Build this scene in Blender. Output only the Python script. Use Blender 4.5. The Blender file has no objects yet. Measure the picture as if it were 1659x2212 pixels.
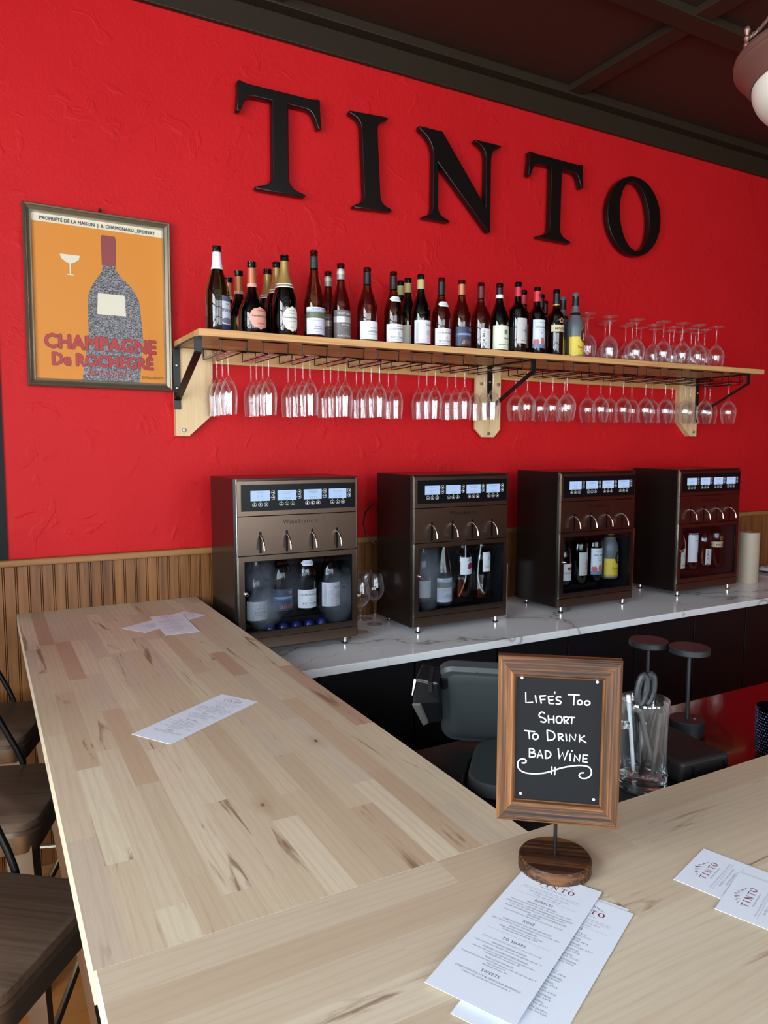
import bpy, math, random
from math import sin, cos, pi, radians as R, sqrt, atan2
from mathutils import Vector, Matrix
random.seed(7)
SC = bpy.context.scene
COL = SC.collection

# ---------------------------------------------------------------- camera, light, exposure
CAM = Vector((0, -2.88, 1.667))
cd = bpy.data.cameras.new('camera'); cam = bpy.data.objects.new('camera', cd); COL.objects.link(cam)
cd.sensor_fit = 'VERTICAL'; cd.sensor_height = 36.0; cd.lens = 1580.82 / 2212 * 36.0
cd.clip_start = 0.05; cd.clip_end = 100
YAW, PIT, ROL = 0.502543, 0.0914266, 0.00205216
fw = Vector((sin(YAW) * cos(PIT), cos(YAW) * cos(PIT), -sin(PIT)))
r0 = Vector((cos(YAW), -sin(YAW), 0)); u0 = r0.cross(fw)
rr = cos(ROL) * r0 + sin(ROL) * u0; uu = -sin(ROL) * r0 + cos(ROL) * u0
cam.matrix_world = Matrix(((rr.x, uu.x, -fw.x, CAM.x), (rr.y, uu.y, -fw.y, CAM.y), (rr.z, uu.z, -fw.z, CAM.z), (0, 0, 0, 1)))
SC.camera = cam
SC.view_settings.view_transform = 'Standard'; SC.view_settings.look = 'None'
SC.view_settings.gamma = 1.0; SC.view_settings.use_curve_mapping = False
SC.view_settings.exposure = 0.0
SC.cycles.transparent_max_bounces = 48
SC.cycles.max_bounces = 10; SC.cycles.glossy_bounces = 6; SC.cycles.diffuse_bounces = 4

w = bpy.data.worlds.new('daylight'); SC.world = w; w.use_nodes = True
w.node_tree.nodes['Background'].inputs[0].default_value = (0.75, 0.86, 1.0, 1)
w.node_tree.nodes['Background'].inputs[1].default_value = 1.2

def daylight(name, loc, rot, sx, sy, power, col):
    l = bpy.data.lights.new(name, 'AREA'); l.shape = 'RECTANGLE'; l.size = sx; l.size_y = sy
    l.energy = power; l.color = col
    o = bpy.data.objects.new(name, l); COL.objects.link(o); o.location = loc; o.rotation_euler = rot
    return o
# windows of the place: two in the left wall, two in the street front behind the camera, plus one added for brightness (x0,x1 along the wall)
XL, XR, YB, ZT = -2.0, 8.0, -6.2, 3.35          # room limits
WIN_LEFT = [(-5.9, -4.1), (-3.7, -1.7)]          # y ranges on wall x = XL
WIN_BACK = [(-1.8, -0.5), (-0.1, 1.2), (1.6, 2.9)]           # x ranges on wall y = YB; last opening added to brighten the counter
WZ0, WZ1 = 0.70, 3.25
SKY = (0.86, 0.94, 1.0)
for i, (a, b) in enumerate(WIN_LEFT):
    daylight('daylight_left', (XL - .12, (a + b) / 2, (WZ0 + WZ1) / 2), (R(90), 0, R(-90)), b - a, WZ1 - WZ0, 345, SKY)
for i, (a, b) in enumerate(WIN_BACK):
    daylight('daylight_street', ((a + b) / 2, YB - .12, (WZ0 + WZ1) / 2), (R(90), 0, 0), b - a, WZ1 - WZ0, 150, SKY)

# ---------------------------------------------------------------- mesh helpers
class MB:
    def __init__(s): s.v = []; s.f = []; s.m = []
    def add(s, vs, fs, mi=0):
        n = len(s.v); s.v += [tuple(p) for p in vs]; s.f += [tuple(i + n for i in q) for q in fs]; s.m += [mi] * len(fs); return s
    def box(s, x0, y0, z0, x1, y1, z1, mi=0, M=None):
        vs = [(x, y, z) for z in (z0, z1) for y in (y0, y1) for x in (x0, x1)]
        if M: vs = [M @ Vector(p) for p in vs]
        return s.add(vs, [(0, 2, 3, 1), (4, 5, 7, 6), (0, 1, 5, 4), (2, 6, 7, 3), (0, 4, 6, 2), (1, 3, 7, 5)], mi)
    def lathe(s, prof, seg=24, c=(0, 0, 0), mi=0, M=None, a0=0, a1=2 * pi):
        full = abs(a1 - a0 - 2 * pi) < 1e-6; n = seg if full else seg + 1
        vs = []
        for r, z in prof:
            for k in range(n):
                a = a0 + (a1 - a0) * k / seg; vs.append(Vector((c[0] + r * cos(a), c[1] + r * sin(a), c[2] + z)))
        if M: vs = [M @ p for p in vs]
        fs = []
        for i in range(len(prof) - 1):
            for k in range(seg):
                k2 = (k + 1) % n
                fs.append((i * n + k, i * n + k2, (i + 1) * n + k2, (i + 1) * n + k))
        return s.add(vs, fs, mi)
    def cyl(s, c, r, h, seg=24, mi=0, M=None):
        return s.lathe([(0.0001, 0), (r, 0), (r, h), (0.0001, h)], seg, c, mi, M)
    def tube(s, pts, r, seg=8, mi=0, cap=True, closed=False):
        pts = [Vector(p) for p in pts]; n = len(pts); vs = []; fs = []; prev = None
        rad = r if isinstance(r, (list, tuple)) else [r] * n
        for i, p in enumerate(pts):
            if closed: t = pts[(i + 1) % n] - pts[i - 1]
            else: t = pts[min(i + 1, n - 1)] - pts[max(i - 1, 0)]
            t.normalize()
            if prev is None:
                a = Vector((0, 0, 1)) if abs(t.z) < .9 else Vector((1, 0, 0)); nx = t.cross(a).normalized()
            else: nx = (prev - t * prev.dot(t)).normalized()
            prev = nx; ny = t.cross(nx)
            for k in range(seg):
                a = 2 * pi * k / seg; vs.append(p + rad[i] * (cos(a) * nx + sin(a) * ny))
        m = n if closed else n - 1
        for i in range(m):
            j = (i + 1) % n
            for k in range(seg):
                k2 = (k + 1) % seg; fs.append((i * seg + k, i * seg + k2, j * seg + k2, j * seg + k))
        if cap and not closed:
            fs.append(tuple(range(seg))[::-1]); fs.append(tuple((n - 1) * seg + k for k in range(seg)))
        return s.add(vs, fs, mi)
    def prism(s, poly, a, b, fn=None, mi=0):
        # poly: 2D outline (x, z); a, b: y limits
        fn = fn or (lambda x, y, z: (x, y, z)); n = len(poly)
        vs = [fn(x, a, z) for x, z in poly] + [fn(x, b, z) for x, z in poly]
        fs = [tuple(range(n)), tuple(range(2 * n - 1, n - 1, -1))] + [(i, i + n, (i + 1) % n + n, (i + 1) % n) for i in range(n)]
        return s.add(vs, fs, mi)
    def text(s, t, size, x, y, fn, align='C', xs=1.0, mi=0, it=0.0, off=0.0, sp=1.0):
        vs, fs, wd = glyphs(t, off, sp)
        k = {'C': -.5, 'L': 0, 'R': -1}[align] * wd
        return s.add([fn(x + (p[0] + k + it * p[1]) * size * xs, y + p[1] * size) for p in vs], fs, mi)

_G = {}
def glyphs(t, off=0.0, sp=1.0):
    key = (t, off, sp)
    if key in _G: return _G[key]
    c = bpy.data.curves.new('t', 'FONT'); c.body = t; c.size = 1; c.resolution_u = 2; c.offset = off; c.space_character = sp
    o = bpy.data.objects.new('t', c); COL.objects.link(o)
    dg = bpy.context.evaluated_depsgraph_get(); dg.update()
    me = bpy.data.meshes.new_from_object(o.evaluated_get(dg))
    vs = [(v.co.x, v.co.y) for v in me.vertices]; fs = [tuple(p.vertices) for p in me.polygons]
    mn = min([p[0] for p in vs] or [0]); mx = max([p[0] for p in vs] or [0])
    vs = [(p[0] - mn, p[1]) for p in vs]
    bpy.data.objects.remove(o); bpy.data.curves.remove(c); bpy.data.meshes.remove(me)
    _G[key] = (vs, fs, mx - mn); return _G[key]

def mesh(name, mb, mats, smooth=False, angle=35):
    me = bpy.data.meshes.new(name); me.from_pydata(mb.v, [], mb.f)
    for m in (mats if isinstance(mats, (list, tuple)) else [mats]): me.materials.append(m)
    if any(mb.m): me.polygons.foreach_set('material_index', mb.m)
    me.validate(); me.update()
    if smooth:
        me.polygons.foreach_set('use_smooth', [True] * len(me.polygons)); me.set_sharp_from_angle(angle=R(angle))
    return me
def O(name, mb, mats, parent=None, smooth=False, bev=0, label=None, loc=None, rot=None, angle=35, seg=2):
    o = bpy.data.objects.new(name, mesh(name, mb, mats, smooth, angle)); COL.objects.link(o)
    if parent: o.parent = parent
    if loc: o.location = loc
    if rot: o.rotation_euler = rot
    if label: o['label'] = label
    if bev:
        b = o.modifiers.new('bevel', 'BEVEL'); b.width = bev; b.segments = seg; b.limit_method = 'ANGLE'; b.angle_limit = R(40)
        b.harden_normals = False
    return o
def tag(o, label, cat, group=None, kind=None):
    o['label'] = label; o['category'] = cat
    if group: o['group'] = group
    if kind: o['kind'] = kind
    return o
def thing(name, label, cat, loc=(0, 0, 0), rz=0, group=None):
    o = bpy.data.objects.new(name, None); COL.objects.link(o); o.location = loc; o.rotation_euler = (0, 0, rz)
    o.empty_display_size = .05
    return tag(o, label, cat, group)
def struct(name, mb, mats, **k):
    o = O(name, mb, mats, **k); o['kind'] = 'structure'; return o
def copy_tree(o, parent=None):
    c = o.copy(); COL.objects.link(c); c.parent = parent
    for ch in KIDS.get(o.name, list(o.children)): copy_tree(ch, c)
    return c
KIDS = {}
ORD = ['first', 'second', 'third', 'fourth', 'fifth', 'sixth', 'seventh', 'eighth', 'ninth', 'tenth', 'eleventh', 'twelfth', 'thirteenth',
       'fourteenth', 'fifteenth', 'sixteenth', 'seventeenth', 'eighteenth', 'nineteenth', 'twentieth']

# ---------------------------------------------------------------- materials
def srgb(r, g, b):
    f = lambda c: (c / 255 / 12.92) if c / 255 <= .04045 else ((c / 255 + .055) / 1.055) ** 2.4
    return (f(r), f(g), f(b), 1)
def mat(name, col, rough=.5, metal=0, spec=.5, emit=None, es=1.0, coat=0):
    m = bpy.data.materials.new(name); m.use_nodes = True
    b = m.node_tree.nodes['Principled BSDF']
    b.inputs['Base Color'].default_value = col; b.inputs['Roughness'].default_value = rough; b.inputs['Metallic'].default_value = metal
    b.inputs['Specular IOR Level'].default_value = spec; b.inputs['Coat Weight'].default_value = coat
    if emit: b.inputs['Emission Color'].default_value = emit; b.inputs['Emission Strength'].default_value = es
    return m
class NT:
    def __init__(s, m): s.t = m.node_tree; s.b = s.t.nodes.get('Principled BSDF'); s.out = s.t.nodes.get('Material Output')
    def n(s, typ, **k):
        x = s.t.nodes.new(typ)
        for a, v in k.items():
            if a.startswith('i_'): x.inputs[a[2:].replace('_', ' ')].default_value = v
            else: setattr(x, a, v)
        return x
    def l(s, a, b): s.t.links.new(a, b)
    def coord(s, scale=(1, 1, 1), kind='Object', rot=(0, 0, 0)):
        c = s.n('ShaderNodeTexCoord'); m = s.n('ShaderNodeMapping'); m.inputs['Scale'].default_value = scale; m.inputs['Rotation'].default_value = rot
        s.l(c.outputs[kind], m.inputs['Vector']); return m.outputs[0]
    def noise(s, vec, scale, detail=4, rough=.5, dist=0):
        x = s.n('ShaderNodeTexNoise'); x.inputs['Scale'].default_value = scale; x.inputs['Detail'].default_value = detail
        x.inputs['Roughness'].default_value = rough; x.inputs['Distortion'].default_value = dist
        if vec is not None: s.l(vec, x.inputs['Vector'])
        return x
    def ramp(s, fac, stops):
        x = s.n('ShaderNodeValToRGB'); e = x.color_ramp.elements
        while len(e) < len(stops): e.new(.5)
        for k, (p, c) in enumerate(stops): e[k].position = p; e[k].color = c
        s.l(fac, x.inputs[0]); return x.outputs[0]
    def mix(s, a, b, fac, mode='MIX'):
        x = s.n('ShaderNodeMix', data_type='RGBA', blend_type=mode)
        for v, i in ((fac, 0), (a, 6), (b, 7)):
            if isinstance(v, (int, float, tuple)): x.inputs[i].default_value = v
            else: s.l(v, x.inputs[i])
        return x.outputs[2]
    def math(s, op, a, b=None, c=None):
        x = s.n('ShaderNodeMath', operation=op)
        for i, v in enumerate((a, b, c)):
            if v is None: continue
            if isinstance(v, (int, float)): x.inputs[i].default_value = v
            else: s.l(v, x.inputs[i])
        return x.outputs[0]
    def bump(s, h, strength=.3, dist=.01):
        x = s.n('ShaderNodeBump'); x.inputs['Strength'].default_value = strength; x.inputs['Distance'].default_value = dist
        s.l(h, x.inputs['Height']); s.l(x.outputs[0], s.b.inputs['Normal']); return x
g4 = lambda v: (v, v, v, 1)

def m_wall():
    m = mat('red_plaster', srgb(190, 24, 28), .5, spec=.15); N = NT(m); v = N.coord()
    n1 = N.noise(v, 3.2, 5, .55); n2 = N.noise(v, 26, 6, .62, .4); n3 = N.noise(v, 9, 3, .5, 1.2)
    col = N.mix(srgb(182, 22, 27), srgb(196, 28, 31), n1.outputs[0]); N.l(col, N.b.inputs['Base Color'])
    sp = N.ramp(n3.outputs[0], [(.60, g4(0)), (.68, g4(1))])
    h = N.math('ADD', N.math('MULTIPLY', n2.outputs[0], .5), N.math('MULTIPLY', sp, .35)); h = N.math('ADD', h, N.math('MULTIPLY', n1.outputs[0], 1.2))
    N.bump(h, .35, .012); return m
def m_wood(name, cols, axis='Y', grain=30, stretch=.06, rough=.5, bump=.08, spread=.17, spec=.4):
    m = mat(name, cols[0], rough, spec=spec); N = NT(m)
    sc = {'X': (stretch, 1, 1), 'Y': (1, stretch, 1), 'Z': (1, 1, stretch)}[axis]
    v = N.coord(sc)
    n1 = N.noise(v, grain, 5, .6, .6); n2 = N.noise(v, grain * .22, 3, .5, .8)
    f = N.math('ADD', N.math('MULTIPLY', n1.outputs[0], .5), N.math('MULTIPLY', n2.outputs[0], .5))
    k = len(cols) - 1
    c = N.ramp(f, [(.5 - spread + 2 * spread * i / k, q) for i, q in enumerate(cols)])
    N.l(c, N.b.inputs['Base Color']); N.bump(n1.outputs[0], bump, .004); return m
def m_block(axis):
    # butcher block: per-stave tone in a colour attribute, stave seed in its alpha; grain along the staves
    m = mat('butcher_block', srgb(205, 186, 160), .5, spec=.3); N = NT(m)
    a = N.n('ShaderNodeAttribute', attribute_name='tone')
    tc = N.n('ShaderNodeTexCoord')
    of = N.n('ShaderNodeCombineXYZ'); q = N.math('MULTIPLY', a.outputs['Alpha'], 37.0)
    N.l(q, of.inputs[0]); N.l(N.math('MULTIPLY', a.outputs['Alpha'], 91.0), of.inputs[1]); N.l(q, of.inputs[2])
    ad = N.n('ShaderNodeVectorMath', operation='ADD'); N.l(tc.outputs['Object'], ad.inputs[0]); N.l(of.outputs[0], ad.inputs[1])
    mp = N.n('ShaderNodeMapping'); mp.inputs['Scale'].default_value = (.05, 1, 1) if axis == 'X' else (1, .05, 1); N.l(ad.outputs[0], mp.inputs[0])
    mp2 = N.n('ShaderNodeMapping'); mp2.inputs['Scale'].default_value = (.09, 1, 1) if axis == 'X' else (1, .09, 1); N.l(ad.outputs[0], mp2.inputs[0])
    g1 = N.noise(mp.outputs[0], 240, 4, .6); g2 = N.noise(mp2.outputs[0], 34, 4, .55, .9)
    wv = N.n('ShaderNodeTexWave', wave_type='BANDS', bands_direction='Y' if axis == 'X' else 'X'); N.l(mp2.outputs[0], wv.inputs[0])
    wv.inputs['Scale'].default_value = 22; wv.inputs['Distortion'].default_value = 9; wv.inputs['Detail'].default_value = 2; wv.inputs['Detail Scale'].default_value = .8
    c = N.mix(a.outputs['Color'], srgb(176, 152, 124), N.math('MULTIPLY', N.ramp(g1.outputs[0], [(.45, g4(0)), (.75, g4(1))]), .28))
    c = N.mix(c, srgb(170, 138, 112), N.math('MULTIPLY', N.ramp(wv.outputs[0], [(.55, g4(0)), (1, g4(1))]), .16))
    # heartwood streaks in some staves
    st = N.ramp(g2.outputs[0], [(.59, g4(0)), (.67, g4(1))])
    pick = N.math('GREATER_THAN', N.math('FRACT', N.math('MULTIPLY', a.outputs['Alpha'], 7.31)), .62)
    c = N.mix(c, srgb(118, 84, 60), N.math('MULTIPLY', N.math('MULTIPLY', st, pick), .75))
    # knots
    vo = N.n('ShaderNodeTexVoronoi'); vo.inputs['Scale'].default_value = 6.5; mp3 = N.n('ShaderNodeMapping')
    mp3.inputs['Scale'].default_value = (.55, 1, 1) if axis == 'X' else (1, .55, 1); N.l(tc.outputs['Object'], mp3.inputs[0])
    wb = N.noise(tc.outputs['Object'], 30, 2); vm = N.n('ShaderNodeVectorMath', operation='SCALE'); N.l(wb.outputs['Color'], vm.inputs[0]); vm.inputs['Scale'].default_value = .012
    va = N.n('ShaderNodeVectorMath', operation='ADD'); N.l(mp3.outputs[0], va.inputs[0]); N.l(vm.outputs[0], va.inputs[1])
    N.l(va.outputs[0], vo.inputs['Vector'])
    halo = N.ramp(vo.outputs['Distance'], [(.04, g4(1)), (.16, g4(0))]); core = N.ramp(vo.outputs['Distance'], [(.018, g4(1)), (.034, g4(0))])
    kp = N.n('ShaderNodeSeparateColor'); N.l(vo.outputs['Color'], kp.inputs[0]); kk = N.math('GREATER_THAN', kp.outputs[0], .48)
    c = N.mix(c, srgb(168, 130, 100), N.math('MULTIPLY', N.math('MULTIPLY', halo, kk), .40))
    c = N.mix(c, srgb(84, 56, 44), N.math('MULTIPLY', N.math('MULTIPLY', core, kk), .9))
    N.l(c, N.b.inputs['Base Color']); N.bump(g1.outputs[0], .06, .003)
    return m
def m_clear(name, tint=(1, 1, 1, 1), gloss=1.0, rough=.02, ior=1.5, edge=0.0):
    # clear glass: see-through, mirror by angle, edges whitened to imitate caught light
    m = bpy.data.materials.new(name); m.use_nodes = True; N = NT(m); N.t.nodes.remove(N.b)
    t = N.n('ShaderNodeBsdfTransparent'); t.inputs[0].default_value = tint
    g = N.n('ShaderNodeBsdfGlossy'); g.inputs['Roughness'].default_value = rough; g.inputs[0].default_value = g4(1)
    f = N.n('ShaderNodeLayerWeight'); f.inputs['Blend'].default_value = .5
    f0 = ((ior - 1) / (ior + 1)) ** 2
    sch = N.math('MULTIPLY_ADD', N.math('POWER', f.outputs['Facing'], 4.0), 1 - f0, f0)
    x = N.n('ShaderNodeMixShader'); N.l(N.math('MINIMUM', N.math('MULTIPLY', sch, gloss), 1.0), x.inputs[0])
    N.l(t.outputs[0], x.inputs[1]); N.l(g.outputs[0], x.inputs[2]); last = x
    if edge:
        d = N.n('ShaderNodeBsdfTranslucent'); d.inputs[0].default_value = g4(.9); d2 = N.n('ShaderNodeBsdfDiffuse'); d2.inputs[0].default_value = g4(.9)
        ad = N.n('ShaderNodeMixShader'); N.l(d.outputs[0], ad.inputs[1]); N.l(d2.outputs[0], ad.inputs[2]); last = N.n('ShaderNodeMixShader')
        N.l(N.math('MULTIPLY', N.math('POWER', f.outputs['Facing'], 3.0), edge), last.inputs[0]); N.l(x.outputs[0], last.inputs[1]); N.l(ad.outputs[0], last.inputs[2])
    N.l(last.outputs[0], N.out.inputs[0])
    return m
def m_marble():
    m = mat('veined_quartz', srgb(222, 224, 226), .12, spec=.5); N = NT(m); v = N.coord()
    n = N.noise(v, 2.3, 4, .6); vs = N.n('ShaderNodeVectorMath', operation='SCALE'); N.l(n.outputs['Color'], vs.inputs[0]); vs.inputs['Scale'].default_value = .55
    va = N.n('ShaderNodeVectorMath', operation='ADD'); N.l(v, va.inputs[0]); N.l(vs.outputs[0], va.inputs[1])
    def veins(scale, w):
        vo = N.n('ShaderNodeTexVoronoi', feature='DISTANCE_TO_EDGE'); vo.inputs['Scale'].default_value = scale; N.l(va.outputs[0], vo.inputs['Vector'])
        return N.ramp(vo.outputs['Distance'], [(0, g4(1)), (w, g4(0))])
    a = veins(1.15, .012); b = veins(3.2, .010); pat = N.ramp(N.noise(v, 1.7, 2).outputs[0], [(.46, g4(0)), (.6, g4(1))])
    soft = veins(1.15, .09)
    c = N.mix(srgb(246, 247, 248), srgb(206, 204, 200), N.math('MULTIPLY', soft, .35))
    c = N.mix(c, srgb(120, 116, 110), N.math('MULTIPLY', a, .7)); c = N.mix(c, srgb(140, 136, 130), N.math('MULTIPLY', N.math('MULTIPLY', b, pat), .6))
    N.l(c, N.b.inputs['Base Color']); return m
def m_brushed(name, col, rough=.3):
    m = mat(name, col, rough, 1.0); N = NT(m); v = N.coord((.4, 60, 60)); n = N.noise(v, 12, 2, .5)
    N.l(N.math('MULTIPLY_ADD', n.outputs[0], .10, rough - .05), N.b.inputs['Roughness']); return m

def m_solid(name):
    m = bpy.data.materials.new(name); m.use_nodes = True; N = NT(m); N.t.nodes.remove(N.b)
    g = N.n('ShaderNodeBsdfGlass'); g.inputs['Roughness'].default_value = .0; g.inputs['IOR'].default_value = 1.47; g.inputs[0].default_value = (.96, .98, .98, 1)
    N.l(g.outputs[0], N.out.inputs[0]); return m
K = {}
K['wall'] = m_wall()
K['black_wall'] = mat('black_paint', srgb(9, 9, 10), .5, spec=.2)
K['beam'] = mat('brown_paint', srgb(42, 32, 21), .5, spec=.35)
K['ceil'] = mat('ceiling_paint', srgb(48, 28, 17), .55)
K['plain_wall'] = mat('cream_paint', srgb(222, 208, 188), .6)
K['wains'] = m_wood('stained_beadboard', [srgb(84, 50, 24), srgb(126, 80, 40), srgb(146, 98, 54)], 'Z', 70, .05, .42)
K['rail'] = m_wood('stained_rail', [srgb(104, 66, 36), srgb(148, 102, 60), srgb(166, 118, 72)], 'X', 30, .06, .42)
K['floor'] = m_wood('oak_floor', [srgb(150, 86, 38), srgb(188, 118, 58), srgb(205, 140, 78)], 'X', 16, .1, .4)
K['shelf'] = m_wood('clear_pine', [srgb(170, 116, 66), srgb(206, 156, 100), srgb(220, 174, 120)], 'X', 60, .04, .42)
K['pine_v'] = m_wood('pine_upright', [srgb(186, 150, 104), srgb(214, 182, 136), srgb(226, 198, 156)], 'Z', 50, .05, .5)
K['block_y'] = m_block('Y'); K['block_x'] = m_block('X')
K['walnut'] = m_wood('burnt_pine', [srgb(14, 8, 5), srgb(52, 30, 16), srgb(104, 66, 35)], 'X', 330, .018, .45, .25, .13)
K['walnut_x'] = m_wood('burnt_pine_rail', [srgb(16, 9, 5), srgb(64, 38, 19), srgb(130, 84, 45)], 'X', 300, .016, .45, .25, .11)
K['walnut_z'] = m_wood('burnt_pine_upright', [srgb(28, 16, 8), srgb(86, 53, 27), srgb(142, 93, 50)], 'Z', 330, .018, .45, .25, .15)
K['seat'] = m_wood('dark_elm', [srgb(74, 58, 47), srgb(98, 80, 66), srgb(112, 94, 78)], 'X', 140, .03, .42)
K['gun'] = mat('gunmetal', srgb(160, 146, 126), .4, 1.0)
K['gunrod'] = mat('dark_rod', srgb(40, 38, 36), .3, .8)
K['blk'] = mat('black_metal', srgb(22, 20, 20), .35, .3)
K['letter'] = mat('letter_black', srgb(17, 11, 9), .3, spec=.5)
K['chrome'] = mat('chrome', srgb(225, 225, 225), .12, 1.0)
K['steel'] = mat('zinc_bolt', srgb(190, 190, 190), .3, 1.0)
K['ss'] = m_brushed('bronze_stainless', srgb(112, 95, 83), .30)
K['ss_edge'] = mat('bright_stainless', srgb(215, 212, 205), .2, 1.0)
K['mbody'] = mat('black_cabinet_shell', srgb(34, 25, 22), .24, .4)
K['mdark'] = mat('cavity_black', srgb(16, 17, 20), .5)
K['bezel'] = mat('bezel_black', srgb(8, 10, 13), .3, spec=.2)
K['screen'] = mat('lcd_screen', srgb(60, 75, 95), .3, emit=srgb(178, 205, 245), es=.85)
K['lcdtext'] = mat('lcd_text', srgb(66, 82, 120), .5)
K['led'] = mat('green_led', srgb(90, 160, 30), .4, emit=srgb(150, 220, 40), es=1.2)
K['icon'] = mat('icon_white', srgb(215, 218, 222), .5)
K['wine_glass'] = m_clear('clear_stemware', (.985, .985, .985, 1), 1.25, edge=.5)
K['mug_glass'] = m_clear('faceted_glass', (.94, .96, .97, 1), 2.2, edge=.2); K['mug_solid'] = m_solid('heavy_glass')
K['door_glass'] = m_clear('door_glass', (.93, .94, .95, 1), 1.1)
K['blue_glass'] = m_clear('blue_glass', (.16, .22, .34, 1), 1.6, .05)
K['wine'] = mat('red_wine', srgb(36, 6, 10), .1)
K['rose'] = m_clear('rose_wine', (.78, .45, .27, 1), .7)
K['paper'] = mat('paper', srgb(226, 232, 243), .6)
K['ink'] = mat('ink', srgb(70, 72, 88), .6)
K['inkred'] = mat('ink_maroon', srgb(120, 44, 52), .6)
K['inksoft'] = mat('ink_grey', srgb(128, 132, 150), .6)
K['marble'] = m_marble()
K['cab'] = mat('black_laminate', srgb(17, 17, 20), .4)
K['redtop'] = mat('red_gloss_top', srgb(72, 4, 8), .1, coat=.3)
K['mat'] = mat('rubber_mat', srgb(27, 24, 24), .55, spec=.35)
K['pos'] = mat('pos_grey', srgb(44, 48, 49), .42, spec=.35)
K['posd'] = mat('pos_dark', srgb(22, 24, 27), .45)
K['posl'] = mat('pos_light', srgb(72, 69, 68), .5)
K['rblk'] = mat('reader_black', srgb(12, 13, 16), .38, spec=.35)
K['lamp_blk'] = mat('lamp_black', srgb(34, 36, 40), .38, .2)
K['board'] = mat('chalkboard', srgb(16, 16, 18), .7, spec=.2)
K['chalk'] = mat('chalk_white', srgb(240, 241, 242), .7)
K['scis'] = mat('scissor_grip', srgb(38, 40, 43), .45)
K['bronze'] = mat('rubbed_bronze', srgb(136, 98, 88), .4, .55)
K['bowl'] = mat('alabaster_glass', srgb(226, 220, 204), .3)
K['beige'] = mat('kraft_tube', srgb(176, 160, 140), .55)
K['white'] = mat('white_plastic', srgb(222, 222, 224), .4)
K['frame'] = mat('pewter_frame', srgb(112, 101, 83), .34, .6)
K['frame_lip'] = mat('silver_lip', srgb(190, 182, 165), .3, .8)
K['orange'] = mat('poster_orange', srgb(204, 126, 30), .55)
K['cream'] = mat('poster_cream', srgb(212, 203, 180), .45)
K['pred'] = mat('poster_red', srgb(168, 24, 18), .45)
K['pblk'] = mat('poster_black', srgb(30, 24, 26), .45)
K['pgrey'] = mat('poster_charcoal', srgb(62, 56, 62), .45)
N = NT(K['pgrey']); _n = N.noise(N.coord((1, 1, 1.6)), 210, 3, .7)
N.l(N.ramp(_n.outputs[0], [(.42, srgb(34, 30, 34)), (.62, srgb(150, 146, 148))]), N.b.inputs['Base Color'])
K['pmar'] = mat('poster_maroon', srgb(132, 52, 50), .45)

# ---------------------------------------------------------------- the room
mb = MB().box(XL, YB, -.1, XR, 0, 0); struct('floor', mb, K['floor'])
mb = MB().box(XL, 0, 0, XR, .12, 3.5); struct('wall_red', mb, K['wall'])
mb = MB().box(XL, -.006, 1.262, .070, 0, 3.256); struct('trim_1', mb, K['black_wall'])
mb = MB().box(XR, YB, 0, XR + .12, 0, 3.5); struct('wall_right', mb, mat('maroon_paint', srgb(196, 42, 40), .6))
def wall_with_windows(name, horiz, lo, hi, wins, mat_):
    mb = MB()
    def piece(a, b, z0, z1):
        if horiz: mb.box(a, YB - .12, z0, b, YB, z1)
        else: mb.box(XL - .12, a, z0, XL, b, z1)
    piece(lo, hi, 0, WZ0); piece(lo, hi, WZ1, 3.5); p = lo
    for a, b in wins: piece(p, a, WZ0, WZ1); p = b
    piece(p, hi, WZ0, WZ1); struct(name, mb, mat_)
wall_with_windows('wall_left', False, YB, 0, WIN_LEFT, K['plain_wall'])
wall_with_windows('wall_street', True, XL, XR, WIN_BACK, K['plain_wall'])
k = 0
for horiz, wins in ((False, WIN_LEFT), (True, WIN_BACK)):
    for a, b in wins:
        k += 1; mb = MB(); t = .07; nm = 6; pr = MB()
        for i in range(nm):
            c = a + (b - a) * i / (nm - 1); c = min(max(c, a + t / 2), b - t / 2)
            for q in [(c - t / 2, c + t / 2, WZ0, WZ1)]:
                mb.box(q[0], YB - .09, q[2], q[1], YB - .03, q[3]) if horiz else mb.box(XL - .09, q[0], q[2], XL - .03, q[1], q[3])
        for z in (WZ0, WZ0 + .8, WZ1 - .75, WZ1 - t):
            mb.box(a, YB - .085, z, b, YB - .035, z + t) if horiz else mb.box(XL - .085, a, z, XL - .035, b, z + t)
        f = struct('window_%d' % k, mb, K['blk'])
        pr = MB().box(a, YB - .064, WZ0, b, YB - .06, WZ1) if horiz else MB().box(XL - .064, a, WZ0, XL - .06, b, WZ1)
        g = O('pane', pr, K['door_glass'], f)
# ceiling with flat battens
mb = MB().box(XL, YB, 3.392, XR, 0, 3.5); struct('ceiling', mb, K['ceil'])
n = 2
def trimbox(*b, m=K['beam'], bev=.003):
    global n
    struct('trim_%d' % n, MB().box(*b), m, bev=bev); n += 1
trimbox(XL, -.022, 3.256, XR, 0, 3.352)
trimbox(XL, -.075, 3.352, XR, 0, 3.392)
for x in (-.55, 1.0, 2.548, 4.1, 5.65, 7.2): trimbox(x, YB, 3.362, x + .095, -.075, 3.392)
for y in (-.79, -2.34, -3.89, -5.44): trimbox(XL, y, 3.357, XR, y + .095, 3.392)
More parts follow.
